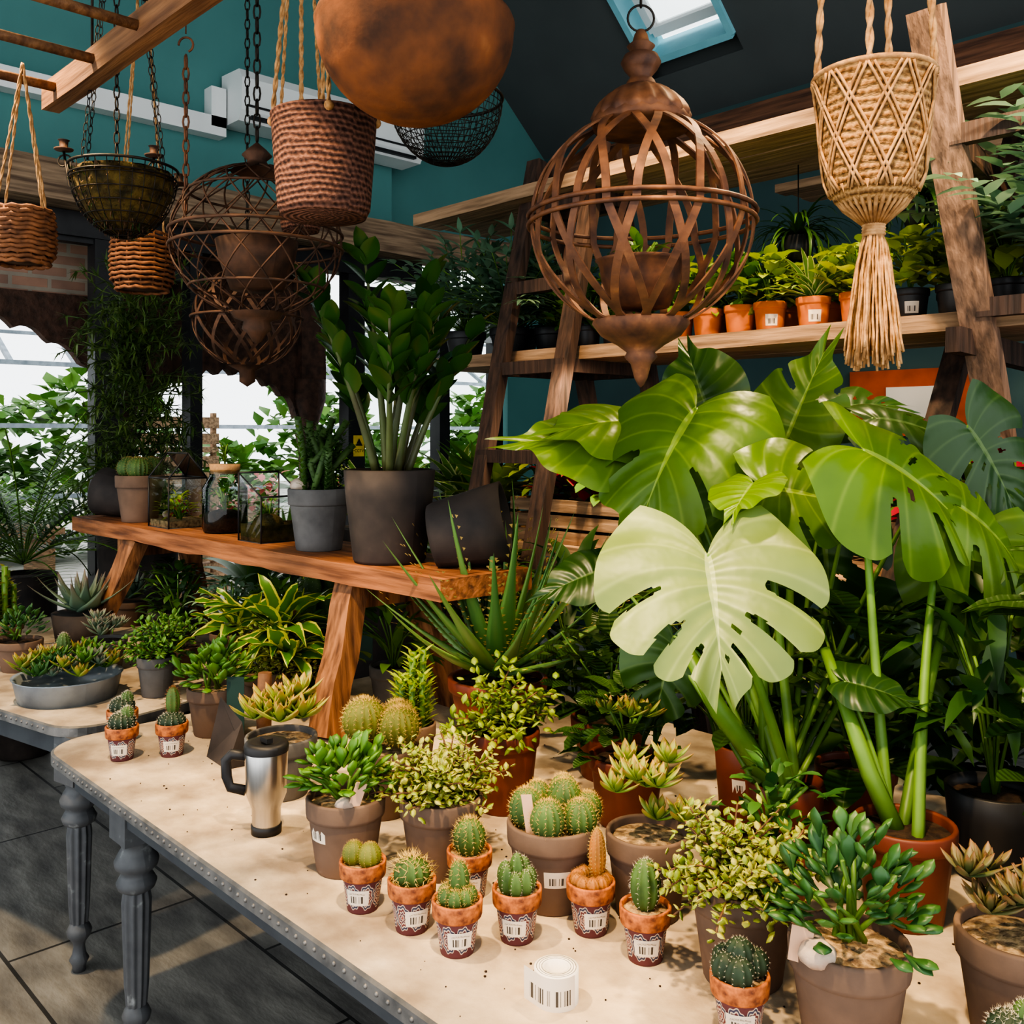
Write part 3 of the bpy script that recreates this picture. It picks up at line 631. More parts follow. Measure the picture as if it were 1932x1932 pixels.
# label roll
b=at('barcode_label_roll',-1.02,1.06)
b.lathe([(.018,0),(.018,.05),(.034,.05),(.034,0)],'paper',32)
for q in(.022,.026,.03): b.lathe([(q,.0505),(q+.0006,.0505)],'ink',32)
a=face((-1.02,1.06)); rows=[];uv=[]
for z,v in((0,0),(.05,1)):
    row=[]
    for i in range(14):
        t=i/13; aa=a+.9-1.9*min(1,t*1.3); rr=.0355
        p=V(rr*math.cos(aa),rr*math.sin(aa),z)
        if t*1.3>1: e=V(math.cos(a-1.0-pi/2),math.sin(a-1.0-pi/2),0); p+=e*(t*1.3-1)*.12+V(math.cos(a),math.sin(a),0)*(t*1.3-1)*.03
        row.append(p); uv.append((t*2%1.0001,v))
    rows.append(row)
b.grid(rows,'bar',uv); b.build()
# terracotta bush & aloe & others
b=at('terracotta_pot_with_foliage',-1.63,1.52); pot(b,.082,.18,'redpot',collar=.2); elephant(b,.18,.13,20,k='lime',ls=.022); b.build()
b=at('potted_aloe',-2.0,1.84); pot(b,.14,.18,'redpot',collar=.2)
for i in range(36):
    aa=i*2.4; e=.3+1.15*(i/36); L=.5*U(.8,1.1); d=V(math.cos(aa)*math.cos(e),math.sin(aa)*math.cos(e),math.sin(e)); p=V(0,0,.18)+d*.02; b.fat(p,d,L,.056,.35,'aloe',bend=U(-.5,-.1),prof='sword',n=9,sides=6)
    sd=d.cross(ZU).normalized(); up=sd.cross(d)
    for j in range(2,17):
        t=j/18; ww=.028*PR['sword'](t)
        for q in(-1,1):
            o=p+d*L*t+up*L*t*t*.15+sd*q*ww*.95; b.add([o-d*.006,o+d*.006,o+sd*q*.01+d*.004],[(0,1,2)],'spy')
b.build()
b=at('potted_euphorbia',-1.95,1.5); pot(b,.06,.13,'pot')
for i in range(9):
    aa=i*.8; q=.035 if i else 0; c=V(q*math.cos(aa),q*math.sin(aa),.12); h=U(.1,.19); b.tube([c,c+V(0,0,h)],.009,'petl',6)
    for j in range(34): t=j/34; ab=j*2.4; b.leaf(c+V(0,0,h*t),V(math.cos(ab),math.sin(ab),.9),.04,.013,'lime',n=3,bend=.4)
b.build()
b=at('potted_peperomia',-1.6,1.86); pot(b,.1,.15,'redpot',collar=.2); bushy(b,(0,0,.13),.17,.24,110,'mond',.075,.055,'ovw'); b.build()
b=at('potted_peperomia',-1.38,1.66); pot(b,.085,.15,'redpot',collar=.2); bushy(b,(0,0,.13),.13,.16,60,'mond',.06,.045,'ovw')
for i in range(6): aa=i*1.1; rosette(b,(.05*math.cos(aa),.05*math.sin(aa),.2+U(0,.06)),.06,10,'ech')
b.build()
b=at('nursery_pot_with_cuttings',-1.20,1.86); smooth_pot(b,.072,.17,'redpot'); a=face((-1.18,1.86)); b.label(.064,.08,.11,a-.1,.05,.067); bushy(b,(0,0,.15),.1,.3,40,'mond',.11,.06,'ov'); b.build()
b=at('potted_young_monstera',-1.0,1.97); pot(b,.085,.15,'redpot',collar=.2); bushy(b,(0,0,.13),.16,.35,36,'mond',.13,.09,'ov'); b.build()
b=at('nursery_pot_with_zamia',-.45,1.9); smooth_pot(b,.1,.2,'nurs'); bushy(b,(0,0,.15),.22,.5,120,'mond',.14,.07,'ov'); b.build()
b=at('nursery_pot_with_zamia',-.12,1.7); smooth_pot(b,.1,.2,'nurs'); bushy(b,(0,0,.15),.2,.45,80,'mond',.13,.06,'ov'); b.build()
b=at('potted_jade_plant',-.42,1.65); pot(b,.08,.15,'redpot'); jade(b,.16,.12,80,'jaded'); b.build()
b=at('potted_foliage_plant',-.93,1.52); pot(b,.075,.14,'redpot',collar=.2); bushy(b,(0,0,.13),.1,.14,70,'jaded',.045,.022); b.build()
b=at('nursery_pot_with_zamia',-.72,1.98); smooth_pot(b,.09,.17,'nurs'); bushy(b,(0,0,.15),.17,.4,80,'bushd',.14,.04,'lance'); b.build()
# rear planter plants beneath bench
b=at('potted_dracaena',-2.72,1.60); b.lathe([(0,0),(.1,0),(.13,.17),(.12,.17),(.11,.15),(0,.15)],'nurs',4); b.tube([V(0,0,.14),V(0,.01,.3)],.014,'stem',8)
for cc,nn,LL in(((0,-.03,.24),26,.26),((-.15,-.08,.22),22,.24),((.12,-.08,.18),20,.2)): sticks(b,cc,nn,LL,'drac',.062,bend=1.1,pr='lance',emin=.15,emax=1.2,wave=.14)
o=b.build()
t=MB('plant_label_tag',(-2.50,1.30,TZ)); t.box((0,0,.09),(.05,.002,.18),'tagd',rot=Matrix.Rotation(.75,3,'Z')); to=t.build(); text(to,'DRAC',(-.002,-.003,.1),.018,(pi/2,pi/2,.75),'paper')
b=at('driftwood_post',-2.45,1.36); b.tube([V(0,0,0),V(.003,0,.1),V(0,.004,.19)],[.02,.022,.019],'stem',9); b.build()
b=at('potted_zz_plant',-2.45,1.81); pot(b,.075,.14,'potg'); bushy(b,(0,0,.12),.13,.2,60,'bush',.12,.035,'lance'); b.box((-.05,-.07,.2),(.045,.003,.09),'tagd',rot=Matrix.Rotation(.75,3,'Z')); b.build()
b=at('potted_agave',-4.1,1.45); b.lathe([(0,0),(.1,0),(.12,.13),(.11,.13),(0,.11)],'potd',28); rosette(b,(0,0,.13),.26,30,'echb',pr='sword',wf=.3,th=.2); b.build()
b=at('potted_euphorbia',-4.16,1.14); pot(b,.1,.12,'pot')
for i in range(14):
    aa=i*2.4; q=.07*(i/14)**.5; c=V(q*math.cos(aa),q*math.sin(aa),.1); h=U(.12,.25); b.tube([c,c+V(0,0,h)],.012,'petl',6)
    for j in range(26): tt=j/26; ab=j*2.4; b.leaf(c+V(0,0,h*tt),V(math.cos(ab),math.sin(ab),.9),.036,.015,'org',n=3)
b.build()
b=at('succulent_tray',-3.3,1.12); b.lathe([(0,0),(.15,0),(.165,.07),(.17,.075),(.155,.07),(.15,.05),(0,.055)],'galv',40)
for i in range(38):
    aa=i*2.4; q=.145*(i/38)**.5; kk=R.choice(['echb','ech','jaded','echb','jade']); rosette(b,(q*math.cos(aa),q*math.sin(aa),.08+U(0,.05)),U(.05,.075),14,kk)
b.ball((-.1,.02,.14),.024,'cac',2.2,ribs=10,sp='spw',spl=.006); b.build()
for (x,y,k,kk) in((-3.6,1.35,'echb','rosette'),(-3.75,1.7,'bushd','bush'),(-3.4,1.75,'blue','bush'),(-3.8,1.12,'jaded','jade'),(-3.3,1.5,'jade','jade'),(-4.35,1.75,'echb','agave'),(-3.05,1.75,'bush','bush'),(-3.45,2.05,'bushd','bush'),(-3.98,1.78,'bushd','bush')):
    b=at('potted_succulent' if kk!='bush' else 'potted_foliage_plant',x,y); pot(b,.08,.11,R.choice(['pot','potg','potd']))
    if kk=='rosette':
        for i in range(7): aa=i*2.4; q=.06*(i/7)**.5; rosette(b,(q*math.cos(aa),q*math.sin(aa),.13+U(0,.04)),.07,16,k)
    elif kk=='agave': rosette(b,(0,0,.12),.2,26,k,pr='sword',wf=.28,th=.2)
    elif kk=='jade': jade(b,.12,.11,70,k)
    else: bushy(b,(0,0,.1),.14,.22,130,k,.05,.028)
    b.build()
b=at('paddle_cactus',-3.15,1.97); pot(b,.09,.12,'potd')
for i in range(14): b.ball((U(-.08,.08),U(-.08,.08),.16+U(0,.16)),.035,'cac',1.3,ribs=0,rings=8,seg=12,sp='spw',spl=.005,spn=6,spc=2)
b.build()
# behind the tables, standing on the floor/low stands: leafy mass
for (x,y,h,k,l,w,pr) in((-2.5,2.72,1.0,'bushd',.2,.06,'lance'),(-1.9,2.8,1.05,'spid',.25,.03,'strap'),(-1.3,2.75,1.0,'bushd',.2,.08,'ov'),(-.7,2.75,1.1,'mond',.22,.1,'ov'),(-.1,2.75,1.1,'mond',.22,.1,'ov'),(-3.1,2.8,.95,'bushd',.2,.05,'lance'),(-3.75,2.8,1.0,'bushd',.22,.06,'lance')):
    b=at('potted_floor_plant',x,y,0); smooth_pot(b,.17,.5,'potd'); bushy(b,(0,0,.45),.34,h-.35,150,k,l,w,pr,bend=1.0,stems=14,nn=5); b.build()

# ------------------------------------------------------------ on the bench
b=at('potted_ball_cactus',-4.13,1.70,BZ); pot(b,.1,.2,'pot','gravel')
for x,y in((-.04,-.03),(.045,-.02),(0,.05),(.0,-.01)): b.ball((x,y,.23),.048,'cac',1,ribs=16,amp=.07,sp='spy',spl=.008,spn=10,spc=3)
b.build()
def tipped(x,y,ang,r,h,k,tilt=.18):
    b=at('tipped_clay_pot',x,y,BZ); d=V(math.cos(ang)*.95,math.sin(ang)*.95,tilt).normalized()
    b.lathe([(0,0),(r*.78,0),(r*.82,.015),(r*.95,h*.7),(r,h),(r*.92,h),(r*.88,h*.7),(r*.68,.03),(0,.03)],k,36,c=V(0,0,r*.9)-d*h*.5,ax=d); b.build()
tipped(-4.43,1.74,-2.5,.11,.2,'potd'); tipped(-2.07,1.80,.72,.118,.215,'potd',.2)
# glass house terrarium
b=at('glass_house_terrarium',-3.80,1.72,BZ); w,dp,h,hr=.095,.08,.2,.3
c8=[V(sx*w,sy*dp,z) for z in(0,h) for sx,sy in((-1,-1),(1,-1),(1,1),(-1,1))]; rg=[V(-w,0,hr),V(w,0,hr)]
ed=[(c8[i],c8[(i+1)%4]) for i in range(4)]+[(c8[4+i],c8[4+(i+1)%4]) for i in range(4)]+[(c8[i],c8[i+4]) for i in range(4)]+[(rg[0],rg[1]),(c8[4],rg[0]),(c8[7],rg[0]),(c8[5],rg[1]),(c8[6],rg[1])]
for p,q in ed: b.tube([p,q],.0035,'black',4)
b.add(c8,[(0,1,5,4),(1,2,6,5),(2,3,7,6),(3,0,4,7)],'glass',smooth=False); b.add([c8[4],c8[5],rg[1],rg[0],c8[6],c8[7]],[(0,1,2,3),(3,2,4,5)],'glass',smooth=False)
b.box((0,0,.015),(.18,.15,.03),'gravel'); bushy(b,(0,0,.03),.07,.1,70,'lime',.035,.018); bushy(b,(.03,0,.03),.05,.08,30,'red',.025,.012); b.ball((-.03,-.03,.05),.02,'stone',.8); b.build()
b=at('cork_jar_terrarium',-3.45,1.75,BZ); b.lathe([(0,0),(.075,.0),(.085,.02),(.085,.17),(.06,.21),(.055,.235),(.06,.24)],'glass',36); b.lathe([(0,.225),(.054,.225),(.058,.262),(0,.262)],'cork',28); b.lathe([(0,.003),(.08,.006),(.08,.07),(.04,.085),(0,.08)],'soil',24); bushy(b,(0,0,.08),.06,.1,60,'bush',.035,.018)
bushy(b,(0,0,.262),.03,.09,50,'bushd',.03,.01); b.build()
b=at('glass_box_terrarium',-3.07,1.73,BZ); w,h=.08,.16
c8=[V(sx*w,sy*w,z) for z in(0,h) for sx,sy in((-1,-1),(1,-1),(1,1),(-1,1))]; c8[4].z+=.08;c8[7].z+=.08
for i in range(4): b.tube([c8[i],c8[(i+1)%4]],.0035,'black',4); b.tube([c8[4+i],c8[4+(i+1)%4]],.0035,'black',4); b.tube([c8[i],c8[i+4]],.0035,'black',4)
b.add(c8,[(0,1,5,4),(1,2,6,5),(2,3,7,6),(3,0,4,7)],'glass',smooth=False); b.box((0,0,.03),(.15,.15,.06),'moss'); b.ball((.02,-.02,.06),.055,'moss',.7); bushy(b,(-.01,0,.06),.07,.09,60,'bush',.03,.012); bushy(b,(-.03,0,.06),.04,.07,24,'lime',.03,.012); b.build()
b=at('potted_spiny_euphorbia',-2.72,1.71,BZ); pot(b,.1,.2,'potg','gravel'); b.ball((-.02,-.06,.21),.032,'stone',.8,rings=6,seg=9)
for i in range(16):
    aa=i*2.4; q=.06*(i/16)**.5; c=V(q*math.cos(aa)+.01,q*math.sin(aa),.18); h=U(.12,.25); pts=[c,c+V(U(-.03,.03),U(-.03,.03),h*.5),c+V(U(-.06,.06),U(-.06,.06),h)]; b.tube(pts,.012,'cac',6)
    for j in range(60): tt=j/60; ab=j*2.4; b.leaf(pts[0].lerp(pts[2],tt),V(math.cos(ab),math.sin(ab),.7),.03,.01,'bush' if i%3==0 else 'bushd',n=3)
b.build()
b=at('potted_zz_plant',-2.32,1.70,BZ); smooth_pot(b,.135,.27,'potd')
for i in range(12):
    aa=i*2.4+.5; q=.06*(i/12)**.5; p=V(q*math.cos(aa),q*math.sin(aa),.25); lean=.12+.34*(i/12); d=V(math.cos(aa)*lean,math.sin(aa)*lean,1).normalized(); L=U(.47,.62) if i<8 else U(.36,.5); n=11; pts=[p.copy()]
    for j in range(n):
        p=p+d*(L/n); d=(d+V(math.cos(aa),math.sin(aa),-.1)*.02).normalized(); pts.append(p.copy())
        if j>3:
            sd=d.cross(V(math.cos(aa),math.sin(aa),0.01)).normalized()
            for q in(-1,1): b.leaf(p,(sd*q*.55+d*1.0+V(U(-.35,.35),U(-.35,.35),0)).normalized(),.135*(1-.3*(j/n)),.055,'zz',bend=.3,fold=.25,n=7,prof='ov',roll=U(-.6,.6))
    b.leaf(p,d,.12,.05,'zz',n=5); b.tube(pts,[.013-.009*t/n for t in range(n+1)],'zst',6)
b.build()
b=at('potted_spider_dracaena',-3.0,2.14,0); b.lathe([(0,0),(.12,0),(.15,1.25),(.14,1.25),(0,1.22)],'potd',24); sticks(b,(0,0,1.25),44,.4,'spid',.04,bend=1.3,emin=.4,emax=1.4); b.build()

# tall plants by the shop front
b=MB('tall_rhipsalis',(-4.88,2.0,0)); b.lathe([(0,0),(.15,0),(.2,1.1),(.18,1.1),(0,1.05)],'potd',24)
b.beam(V(0,0,1.05),V(0,0,2.35),.03,.03,'plank')
for i in range(240):
    aa=U(0,6.28); z0=U(1.15,2.35); p=V(U(-.05,.05),U(-.05,.05),z0); d=V(math.cos(aa),math.sin(aa),U(-.2,1.2)).normalized(); pts=[p.copy()]
    for j in range(6):
        p=p+d*U(.04,.065); d=(d+V(U(-.5,.5),U(-.5,.5),U(-.45,.25))).normalized(); pts.append(p.copy())
        for q in range(5): b.leaf(p,(d+V(U(-1,1),U(-1,1),U(-1,1))).normalized(),.06,.014,'rhip',n=2,bend=.2,prof='needle')
    b.tube(pts,.0035,'rhip',3)
b.build()
b=at('cycad_palm',-5.2,1.55,0); smooth_pot(b,.16,.9,'potd')
for i in range(30):
    aa=i*2.4; e=.3+1.05*(i/30); d=V(math.cos(aa)*math.cos(e),math.sin(aa)*math.cos(e),math.sin(e)); p=V(0,0,.95); pts=[p.copy()]; sd=d.cross(ZU).normalized()
    for j in range(28):
        p=p+d*.031; d=(d-V(0,0,.042)).normalized(); pts.append(p.copy()); up=sd.cross(d)
        if j>3:
            for q in(-1,1): b.leaf(p,(sd*q+d*.5+up*.25).normalized(),.15*math.sin(pi*min(.95,.15+j/30)),.015,'bushd' if i%3 else 'bush',n=2,prof='needle',bend=.4)
    b.tube(pts,.004,'petl',4)
b.build()
b=at('banana_plant',-5.3,.95,0); smooth_pot(b,.2,.5,'potd'); b.tube([V(0,0,.4),V(0,0,1.0)],.04,'petl',8); sticks(b,(0,0,1.0),16,.8,'bush',.24,bend=1.4,pr='ov',emin=.5,emax=1.4,nseg=10,wave=.05); b.build()
b=at('potted_jungle_cactus',-4.95,.72,0); smooth_pot(b,.15,.7,'potd'); sticks(b,(0,0,.7),70,.6,'bush',.05,bend=1.0,emin=.5,emax=1.5,pr='lance'); b.build()
b=at('fishtail_palm',-5.2,2.85,0); smooth_pot(b,.2,.45,'potd'); sticks(b,(0,0,.6),26,.75,'bush',.09,bend=1.2,pr='lance',emin=.6,emax=1.5,nseg=9); b.build()
b=at('fishtail_palm',-5.1,4.1,0); smooth_pot(b,.2,.45,'potd'); sticks(b,(0,0,.6),30,.9,'spid',.1,bend=1.2,pr='lance',emin=.6,emax=1.5,nseg=9); b.build()
b=at('fishtail_palm',-4.5,3.0,0); smooth_pot(b,.2,.45,'potd'); sticks(b,(0,0,.6),26,.75,'bushd',.06,bend=1.2,pr='lance',emin=.6,emax=1.5,nseg=9); b.build()

# ------------------------------------------------------------ monstera
def mleaf(b,p,tip,nrm,Wd_,L,k,cuts=5,droop=.5,seed=0):
    rr=random.Random(seed); y=Vector(tip).normalized(); n=Vector(nrm); n=(n-y*n.dot(y)).normalized(); x=y.cross(n); p=Vector(p)
    NS,NT=110,14; rnd=rr.random()
    for sgn in(-1,1):
        vs=[];uv=[];fs=[]; cs=[(.25+.6*(i+.5)/cuts)+rr.uniform(-.025,.025) for i in range(cuts)] if cuts else []
        dp=[rr.uniform(.34,.55) for c in cs]; wd=[rr.uniform(.018,.034) for c in cs]
        holes=[(c+.3/cuts+rr.uniform(-.01,.01),rr.uniform(.2,.32),rr.uniform(.05,.09)) for c in cs if rr.random()<.5] if cuts>1 else []
        for i in range(NS+1):
            s=i/NS; y0=L*.78*s**1.35; ph=math.radians(162-150*s**.7); ln=Wd_*.5*(.66+.46*math.sin(pi*min(1,s*1.15+.1)))*(1-.45*s**3)
            if s>.82: q=(s-.82)/.18; ln=ln*(1-q)+L*.26*q
            for c in cs: ln*=1-.12*math.exp(-((s-c)/.035)**2)
            for j in range(NT+1):
                t=j/NT; phi=ph-.5*t*(1-s); lx=ln*t*math.sin(phi); ly=y0+ln*t*math.cos(phi)
                q=abs(lx)/(Wd_*.5); lz=.12*Wd_*q*(1-q*.2)-droop*Wd_*.32*q*q-droop*.5*L*(ly/L)**2*(1 if ly>0 else .6)+.026*Wd_*math.sin(s*22+seed)*t*t
                vs.append(p+x*(sgn*lx)+y*ly+n*lz); uv.append((.5+sgn*.5*t,s))
        for i in range(NS):
            s=(i+.5)/NS
            for j in range(NT):
                t=(j+.5)/NT; cut=False
                for c,d0,w0 in zip(cs,dp,wd):
                    if t>d0 and abs(s-c)<w0*math.sqrt(min(1,(t-d0)/.12))*(1.2-.45*t): cut=True
                for hs,ht,hr in holes:
                    if ((s-hs)/.018)**2+((t-ht)/hr)**2<1: cut=True
                if not cut: a=i*(NT+1)+j; f=(a,a+1,a+NT+2,a+NT+1); fs.append(f if sgn>0 else f[::-1])
        b.add(vs,fs,k,uv,rnd=rnd)
b=MB('potted_monstera',(0,0,0))
pm=W(.70,1.72); pm2=W(.56,1.98); 
pot(b,.088,.17,'redpot',c=pm+V(0,0,TZ),collar=.2)
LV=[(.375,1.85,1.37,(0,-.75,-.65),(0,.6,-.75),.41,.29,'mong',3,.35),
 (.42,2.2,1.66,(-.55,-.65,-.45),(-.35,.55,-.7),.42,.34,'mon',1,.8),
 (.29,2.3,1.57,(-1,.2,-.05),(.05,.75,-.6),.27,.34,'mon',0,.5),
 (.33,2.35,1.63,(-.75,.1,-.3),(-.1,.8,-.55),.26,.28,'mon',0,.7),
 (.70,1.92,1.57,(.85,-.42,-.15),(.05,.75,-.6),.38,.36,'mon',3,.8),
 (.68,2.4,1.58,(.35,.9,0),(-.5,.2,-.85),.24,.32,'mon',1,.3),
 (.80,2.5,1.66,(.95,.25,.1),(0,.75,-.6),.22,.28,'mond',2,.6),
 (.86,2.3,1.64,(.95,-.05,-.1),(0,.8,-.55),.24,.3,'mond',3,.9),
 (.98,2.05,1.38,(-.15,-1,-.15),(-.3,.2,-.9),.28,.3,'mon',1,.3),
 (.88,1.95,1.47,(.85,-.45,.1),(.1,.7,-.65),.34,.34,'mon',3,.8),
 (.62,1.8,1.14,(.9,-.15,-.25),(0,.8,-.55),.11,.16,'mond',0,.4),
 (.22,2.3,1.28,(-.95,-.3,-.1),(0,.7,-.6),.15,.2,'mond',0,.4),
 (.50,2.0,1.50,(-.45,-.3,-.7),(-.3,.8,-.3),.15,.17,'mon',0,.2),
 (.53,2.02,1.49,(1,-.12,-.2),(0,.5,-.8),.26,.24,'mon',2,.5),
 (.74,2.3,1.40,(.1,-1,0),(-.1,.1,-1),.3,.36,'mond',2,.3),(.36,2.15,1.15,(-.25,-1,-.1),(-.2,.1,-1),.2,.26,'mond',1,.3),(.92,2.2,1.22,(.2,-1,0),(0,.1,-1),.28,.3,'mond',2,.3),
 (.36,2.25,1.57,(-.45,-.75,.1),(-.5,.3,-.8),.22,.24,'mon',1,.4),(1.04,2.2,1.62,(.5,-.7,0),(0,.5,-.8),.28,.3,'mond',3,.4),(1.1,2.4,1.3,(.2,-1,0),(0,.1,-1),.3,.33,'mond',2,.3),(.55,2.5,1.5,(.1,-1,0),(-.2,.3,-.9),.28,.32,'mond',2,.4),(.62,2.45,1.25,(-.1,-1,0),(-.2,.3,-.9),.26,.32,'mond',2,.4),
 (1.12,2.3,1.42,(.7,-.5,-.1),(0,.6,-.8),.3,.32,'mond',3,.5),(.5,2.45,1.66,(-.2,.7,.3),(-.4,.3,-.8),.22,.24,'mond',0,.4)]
for i,(r,d,z,tp,nm,w,L,k,cu,dr) in enumerate(LV):
    p=W(r,d,z); mleaf(b,p,Wd(*tp),Wd(*nm),w,L,k,cu,dr,seed=i+3)
    src=(pm if r>.55 and d<2.15 else pm2)+V(U(-.04,.04),U(-.04,.04),TZ+.12)
    mid=src.lerp(p,.55)+V(0,0,.12)-Wd(*nm)*.06; pts=[]
    for j in range(15): t=j/14; pts.append(src*(1-t)**2+mid*2*t*(1-t)+p*t*t)
    tk=.0105 if k!='mond' else .0065
    b.tube(pts,[tk*(1.15-.7*j/14) for j in range(15)],'petl',7)
b.tube([pm+V(0,0,TZ+.12),pm+V(-.05,-.03,TZ+.25),W(.6,1.85,TZ+.45)],[.018,.016,.01],'petl',8)
b.tube([pm2+V(0,0,TZ+.1),pm2+V(-.06,-.05,TZ+.22),W(.42,1.95,TZ+.3),W(.36,2.0,TZ+.42)],[.022,.022,.02,.012],'petl',8)
smooth_pot(b,.08,.15,'redpot',c=pm2+V(0,0,TZ))
b.build()

# ------------------------------------------------------------ shelving
def shelf(name,x0,x1,y0,y1,zb,th,k='plank',n=3):
    b=MB(name,((x0+x1)/2,(y0+y1)/2,zb)); w=(y1-y0)/n
    for i in range(n): b.beam(V(-(x1-x0)/2+U(-.03,.03),y0-(y0+y1)/2+w*(i+.5),th/2),V((x1-x0)/2,y0-(y0+y1)/2+w*(i+.5),th/2),w-.008,th,k,segs=10,jit=.002)
    return b.build()
SZ=2.0
shelf('plank_shelf',-4.0,-.2,3.2,3.78,1.94,.06); shelf('plank_shelf',-4.15,-.2,3.2,3.78,2.73,.06); shelf('plank_shelf',-4.0,-.2,3.05,3.85,1.06,.05)
shelf('plank_shelf',-3.2,-.2,5.3,5.7,3.1,.05)
def aframe(x,k,k2,zt=2.95):
    b=MB('trestle_ladder',(x,0,0))
    for dx in(0,.42):
        b.beam(V(dx,2.67,0),V(dx,3.37,zt),.085,.05,k,up=V(0,1,0),segs=6,jit=.002); b.beam(V(dx,4.2,0),V(dx,3.45,zt),.085,.05,k,up=V(0,1,0),segs=6,jit=.002)
    for z in(.4,.75,1.03,1.5,1.91,2.3,2.7):
        yy=2.67+.7*z/zt; y2=4.2-.75*z/zt
        b.beam(V(-.02,yy,z),V(.44,yy,z),.05,.06,k2); b.beam(V(-.02,y2,z),V(.44,y2,z),.05,.06,k2)
        if z in(1.03,1.91,2.7): b.beam(V(0,yy,z),V(0,y2,z),.04,.06,k2); b.beam(V(.42,yy,z),V(.42,y2,z),.04,.06,k2)
    b.build()
aframe(-3.38,'ladd','ladd')
b=MB('trestle_ladder',(-1.2,0,0))
b.beam(V(-.02,2.83,2.85),V(.02,3.98,0),.1,.05,'laddl',up=V(0,1,0),segs=8,jit=.002); b.beam(V(.5,2.83,2.85),V(.54,3.98,0),.1,.05,'laddl',up=V(0,1,0),segs=8,jit=.002)
b.beam(V(-.1,3.9,2.85),V(-.25,2.8,0.6),.08,.05,'ladd',up=V(0,1,0),segs=8); b.beam(V(-.05,3.0,2.55),V(.0,3.9,2.3),.05,.07,'ladd'); b.beam(V(-.05,3.1,1.9),V(0,3.95,1.85),.05,.08,'ladd')
for z in(.5,1.0,1.5,2.0,2.5): y=2.83+1.15*(2.85-z)/2.85; b.beam(V(0,y,z),V(.52,y,z),.04,.06,'ladd')
b.build()
def sp(name,x,y,pr,ph,pk,fn,z=SZ,lab=False):
    b=at(name,x,y,z); pot(b,pr,ph,pk,collar=.22,br=.75)
    if lab: b.label(pr*.82,ph*.25,ph*.6,face((x,y))+.1,.045,pr*.88)
    fn(b,ph); b.build()
pothos=lambda k:(lambda b,h:bushy(b,(0,0,h*.9),.12,.2,75,k,.085,.055,'ovw'))
strp=lambda k:(lambda b,h:sticks(b,(0,0,h*.9),34,.26,k,.03,bend=1.2,emin=.4))
xs=[-2.55,-2.40,-2.24,-2.10,-1.91,-1.73]
for i,x in enumerate(xs): sp('potted_spider_plant' if i in(4,) else 'potted_pothos',x,3.42,.066,.13,'terra',strp('spid') if i in(4,) else pothos('lime' if i%2 else 'bush'),lab=i in(3,4))
for i,x in enumerate([-2.48,-2.3,-2.12,-1.95,-1.8]): sp('potted_pothos',x,3.62,.066,.13,'terra',pothos('lime'))
for x in(-1.53,-1.37,-1.2): sp('potted_pothos',x,3.42,.066,.12,'nurs',pothos('lime'),lab=x==-1.53)
for x in(-1.45,-1.28): sp('potted_pothos',x,3.62,.066,.12,'nurs',pothos('lime'))
for x in(-3.22,-3.1,-2.95,-2.8): sp('potted_pothos',x,3.45,.055,.12,'nurs',pothos('bush'))
for x,y in((-3.95,3.4),(-3.65,3.45),(-3.8,3.65),(-3.48,3.6)):
    b=at('potted_blue_star_fern',x,y,SZ); pot(b,.11,.15,'nurs'); 
    for i in range(50):
        aa=U(0,6.28); e=U(.35,1.4); d=V(math.cos(aa)*math.cos(e),math.sin(aa)*math.cos(e),math.sin(e)); p=V(0,0,.14); L=U(.3,.55)
        pts=[p.copy()]
        for j in range(7):
            p=p+d*L/7; d=(d-V(0,0,.09)).normalized(); pts.append(p.copy()); sd=d.cross(ZU).normalized()
            if j>1:
                for q in(-1,1): b.leaf(p,(sd*q+d*.8).normalized(),.11,.035,'blue',n=4,bend=.5,prof='lance')
        b.tube(pts,.003,'petl',3); b.leaf(p,d,.1,.03,'blue',n=4,prof='lance')
    b.build()
for (x,y,z) in((-1.0,3.25,2.0),(-.72,3.4,2.0)):
    b=at('potted_eucalyptus',x,y,z); pot(b,.09,.15,'nurs')
    for i in range(44):
        aa=U(0,6.28); e=U(.5,1.45); d=V(math.cos(aa)*math.cos(e),math.sin(aa)*math.cos(e),math.sin(e)); p=V(0,0,.14)
        for j in range(9):
            p=p+d*.058; d=(d+V(U(-.1,.1),U(-.1,.1),-.05)).normalized(); sd=d.cross(ZU).normalized()
            for q in(-1,1): b.leaf(p,(sd*q+d*.5+V(0,0,U(-.2,.4))).normalized(),.11,.045,'blue',n=4,bend=.5,prof='lance')
    b.build()
# low shelf: crates and colourful foliage
def crate(x,y,z,w=.7,d=.35,h=.2):
    b=at('slatted_crate',x,y,z)
    for sy in(-1,1):
        for i in range(3): b.box((0,sy*d/2,.03+i*.07),(w,.015,.055),'plank')
    for sx in(-1,1):
        for i in range(3): b.box((sx*w/2,0,.03+i*.07),(.015,d,.055),'plank')
    b.box((0,0,.01),(w,d,.015),'plank'); b.build()
for x in(-2.95,-2.1,-1.25): crate(x,3.3,1.11)
for i,x in enumerate([-3.25,-3.1,-2.98,-2.85,-2.7,-2.3,-2.15,-2.0,-1.85,-1.4,-1.25,-1.1,-.95]):
    k=['lime','red','red','bush','red','bushd','red','bush','lime','red','bush','red','red'][i]
    b=at('potted_calathea' if k=='red' else 'potted_coleus',x,3.3,1.13); smooth_pot(b,.05,.16,'nurs'); bushy(b,(0,0,.14),.14,.27,80,k,.11,.06); b.build()
for x,k in((-3.9,'spid'),(-3.7,'bush'),(-3.55,'lime')):
    b=at('potted_aglaonema',x,3.3,1.11); smooth_pot(b,.09,.14,'nurs'); sticks(b,(0,0,.13),34,.4,k,.08,bend=1.0,pr='lance',emin=.5,emax=1.4); b.build()
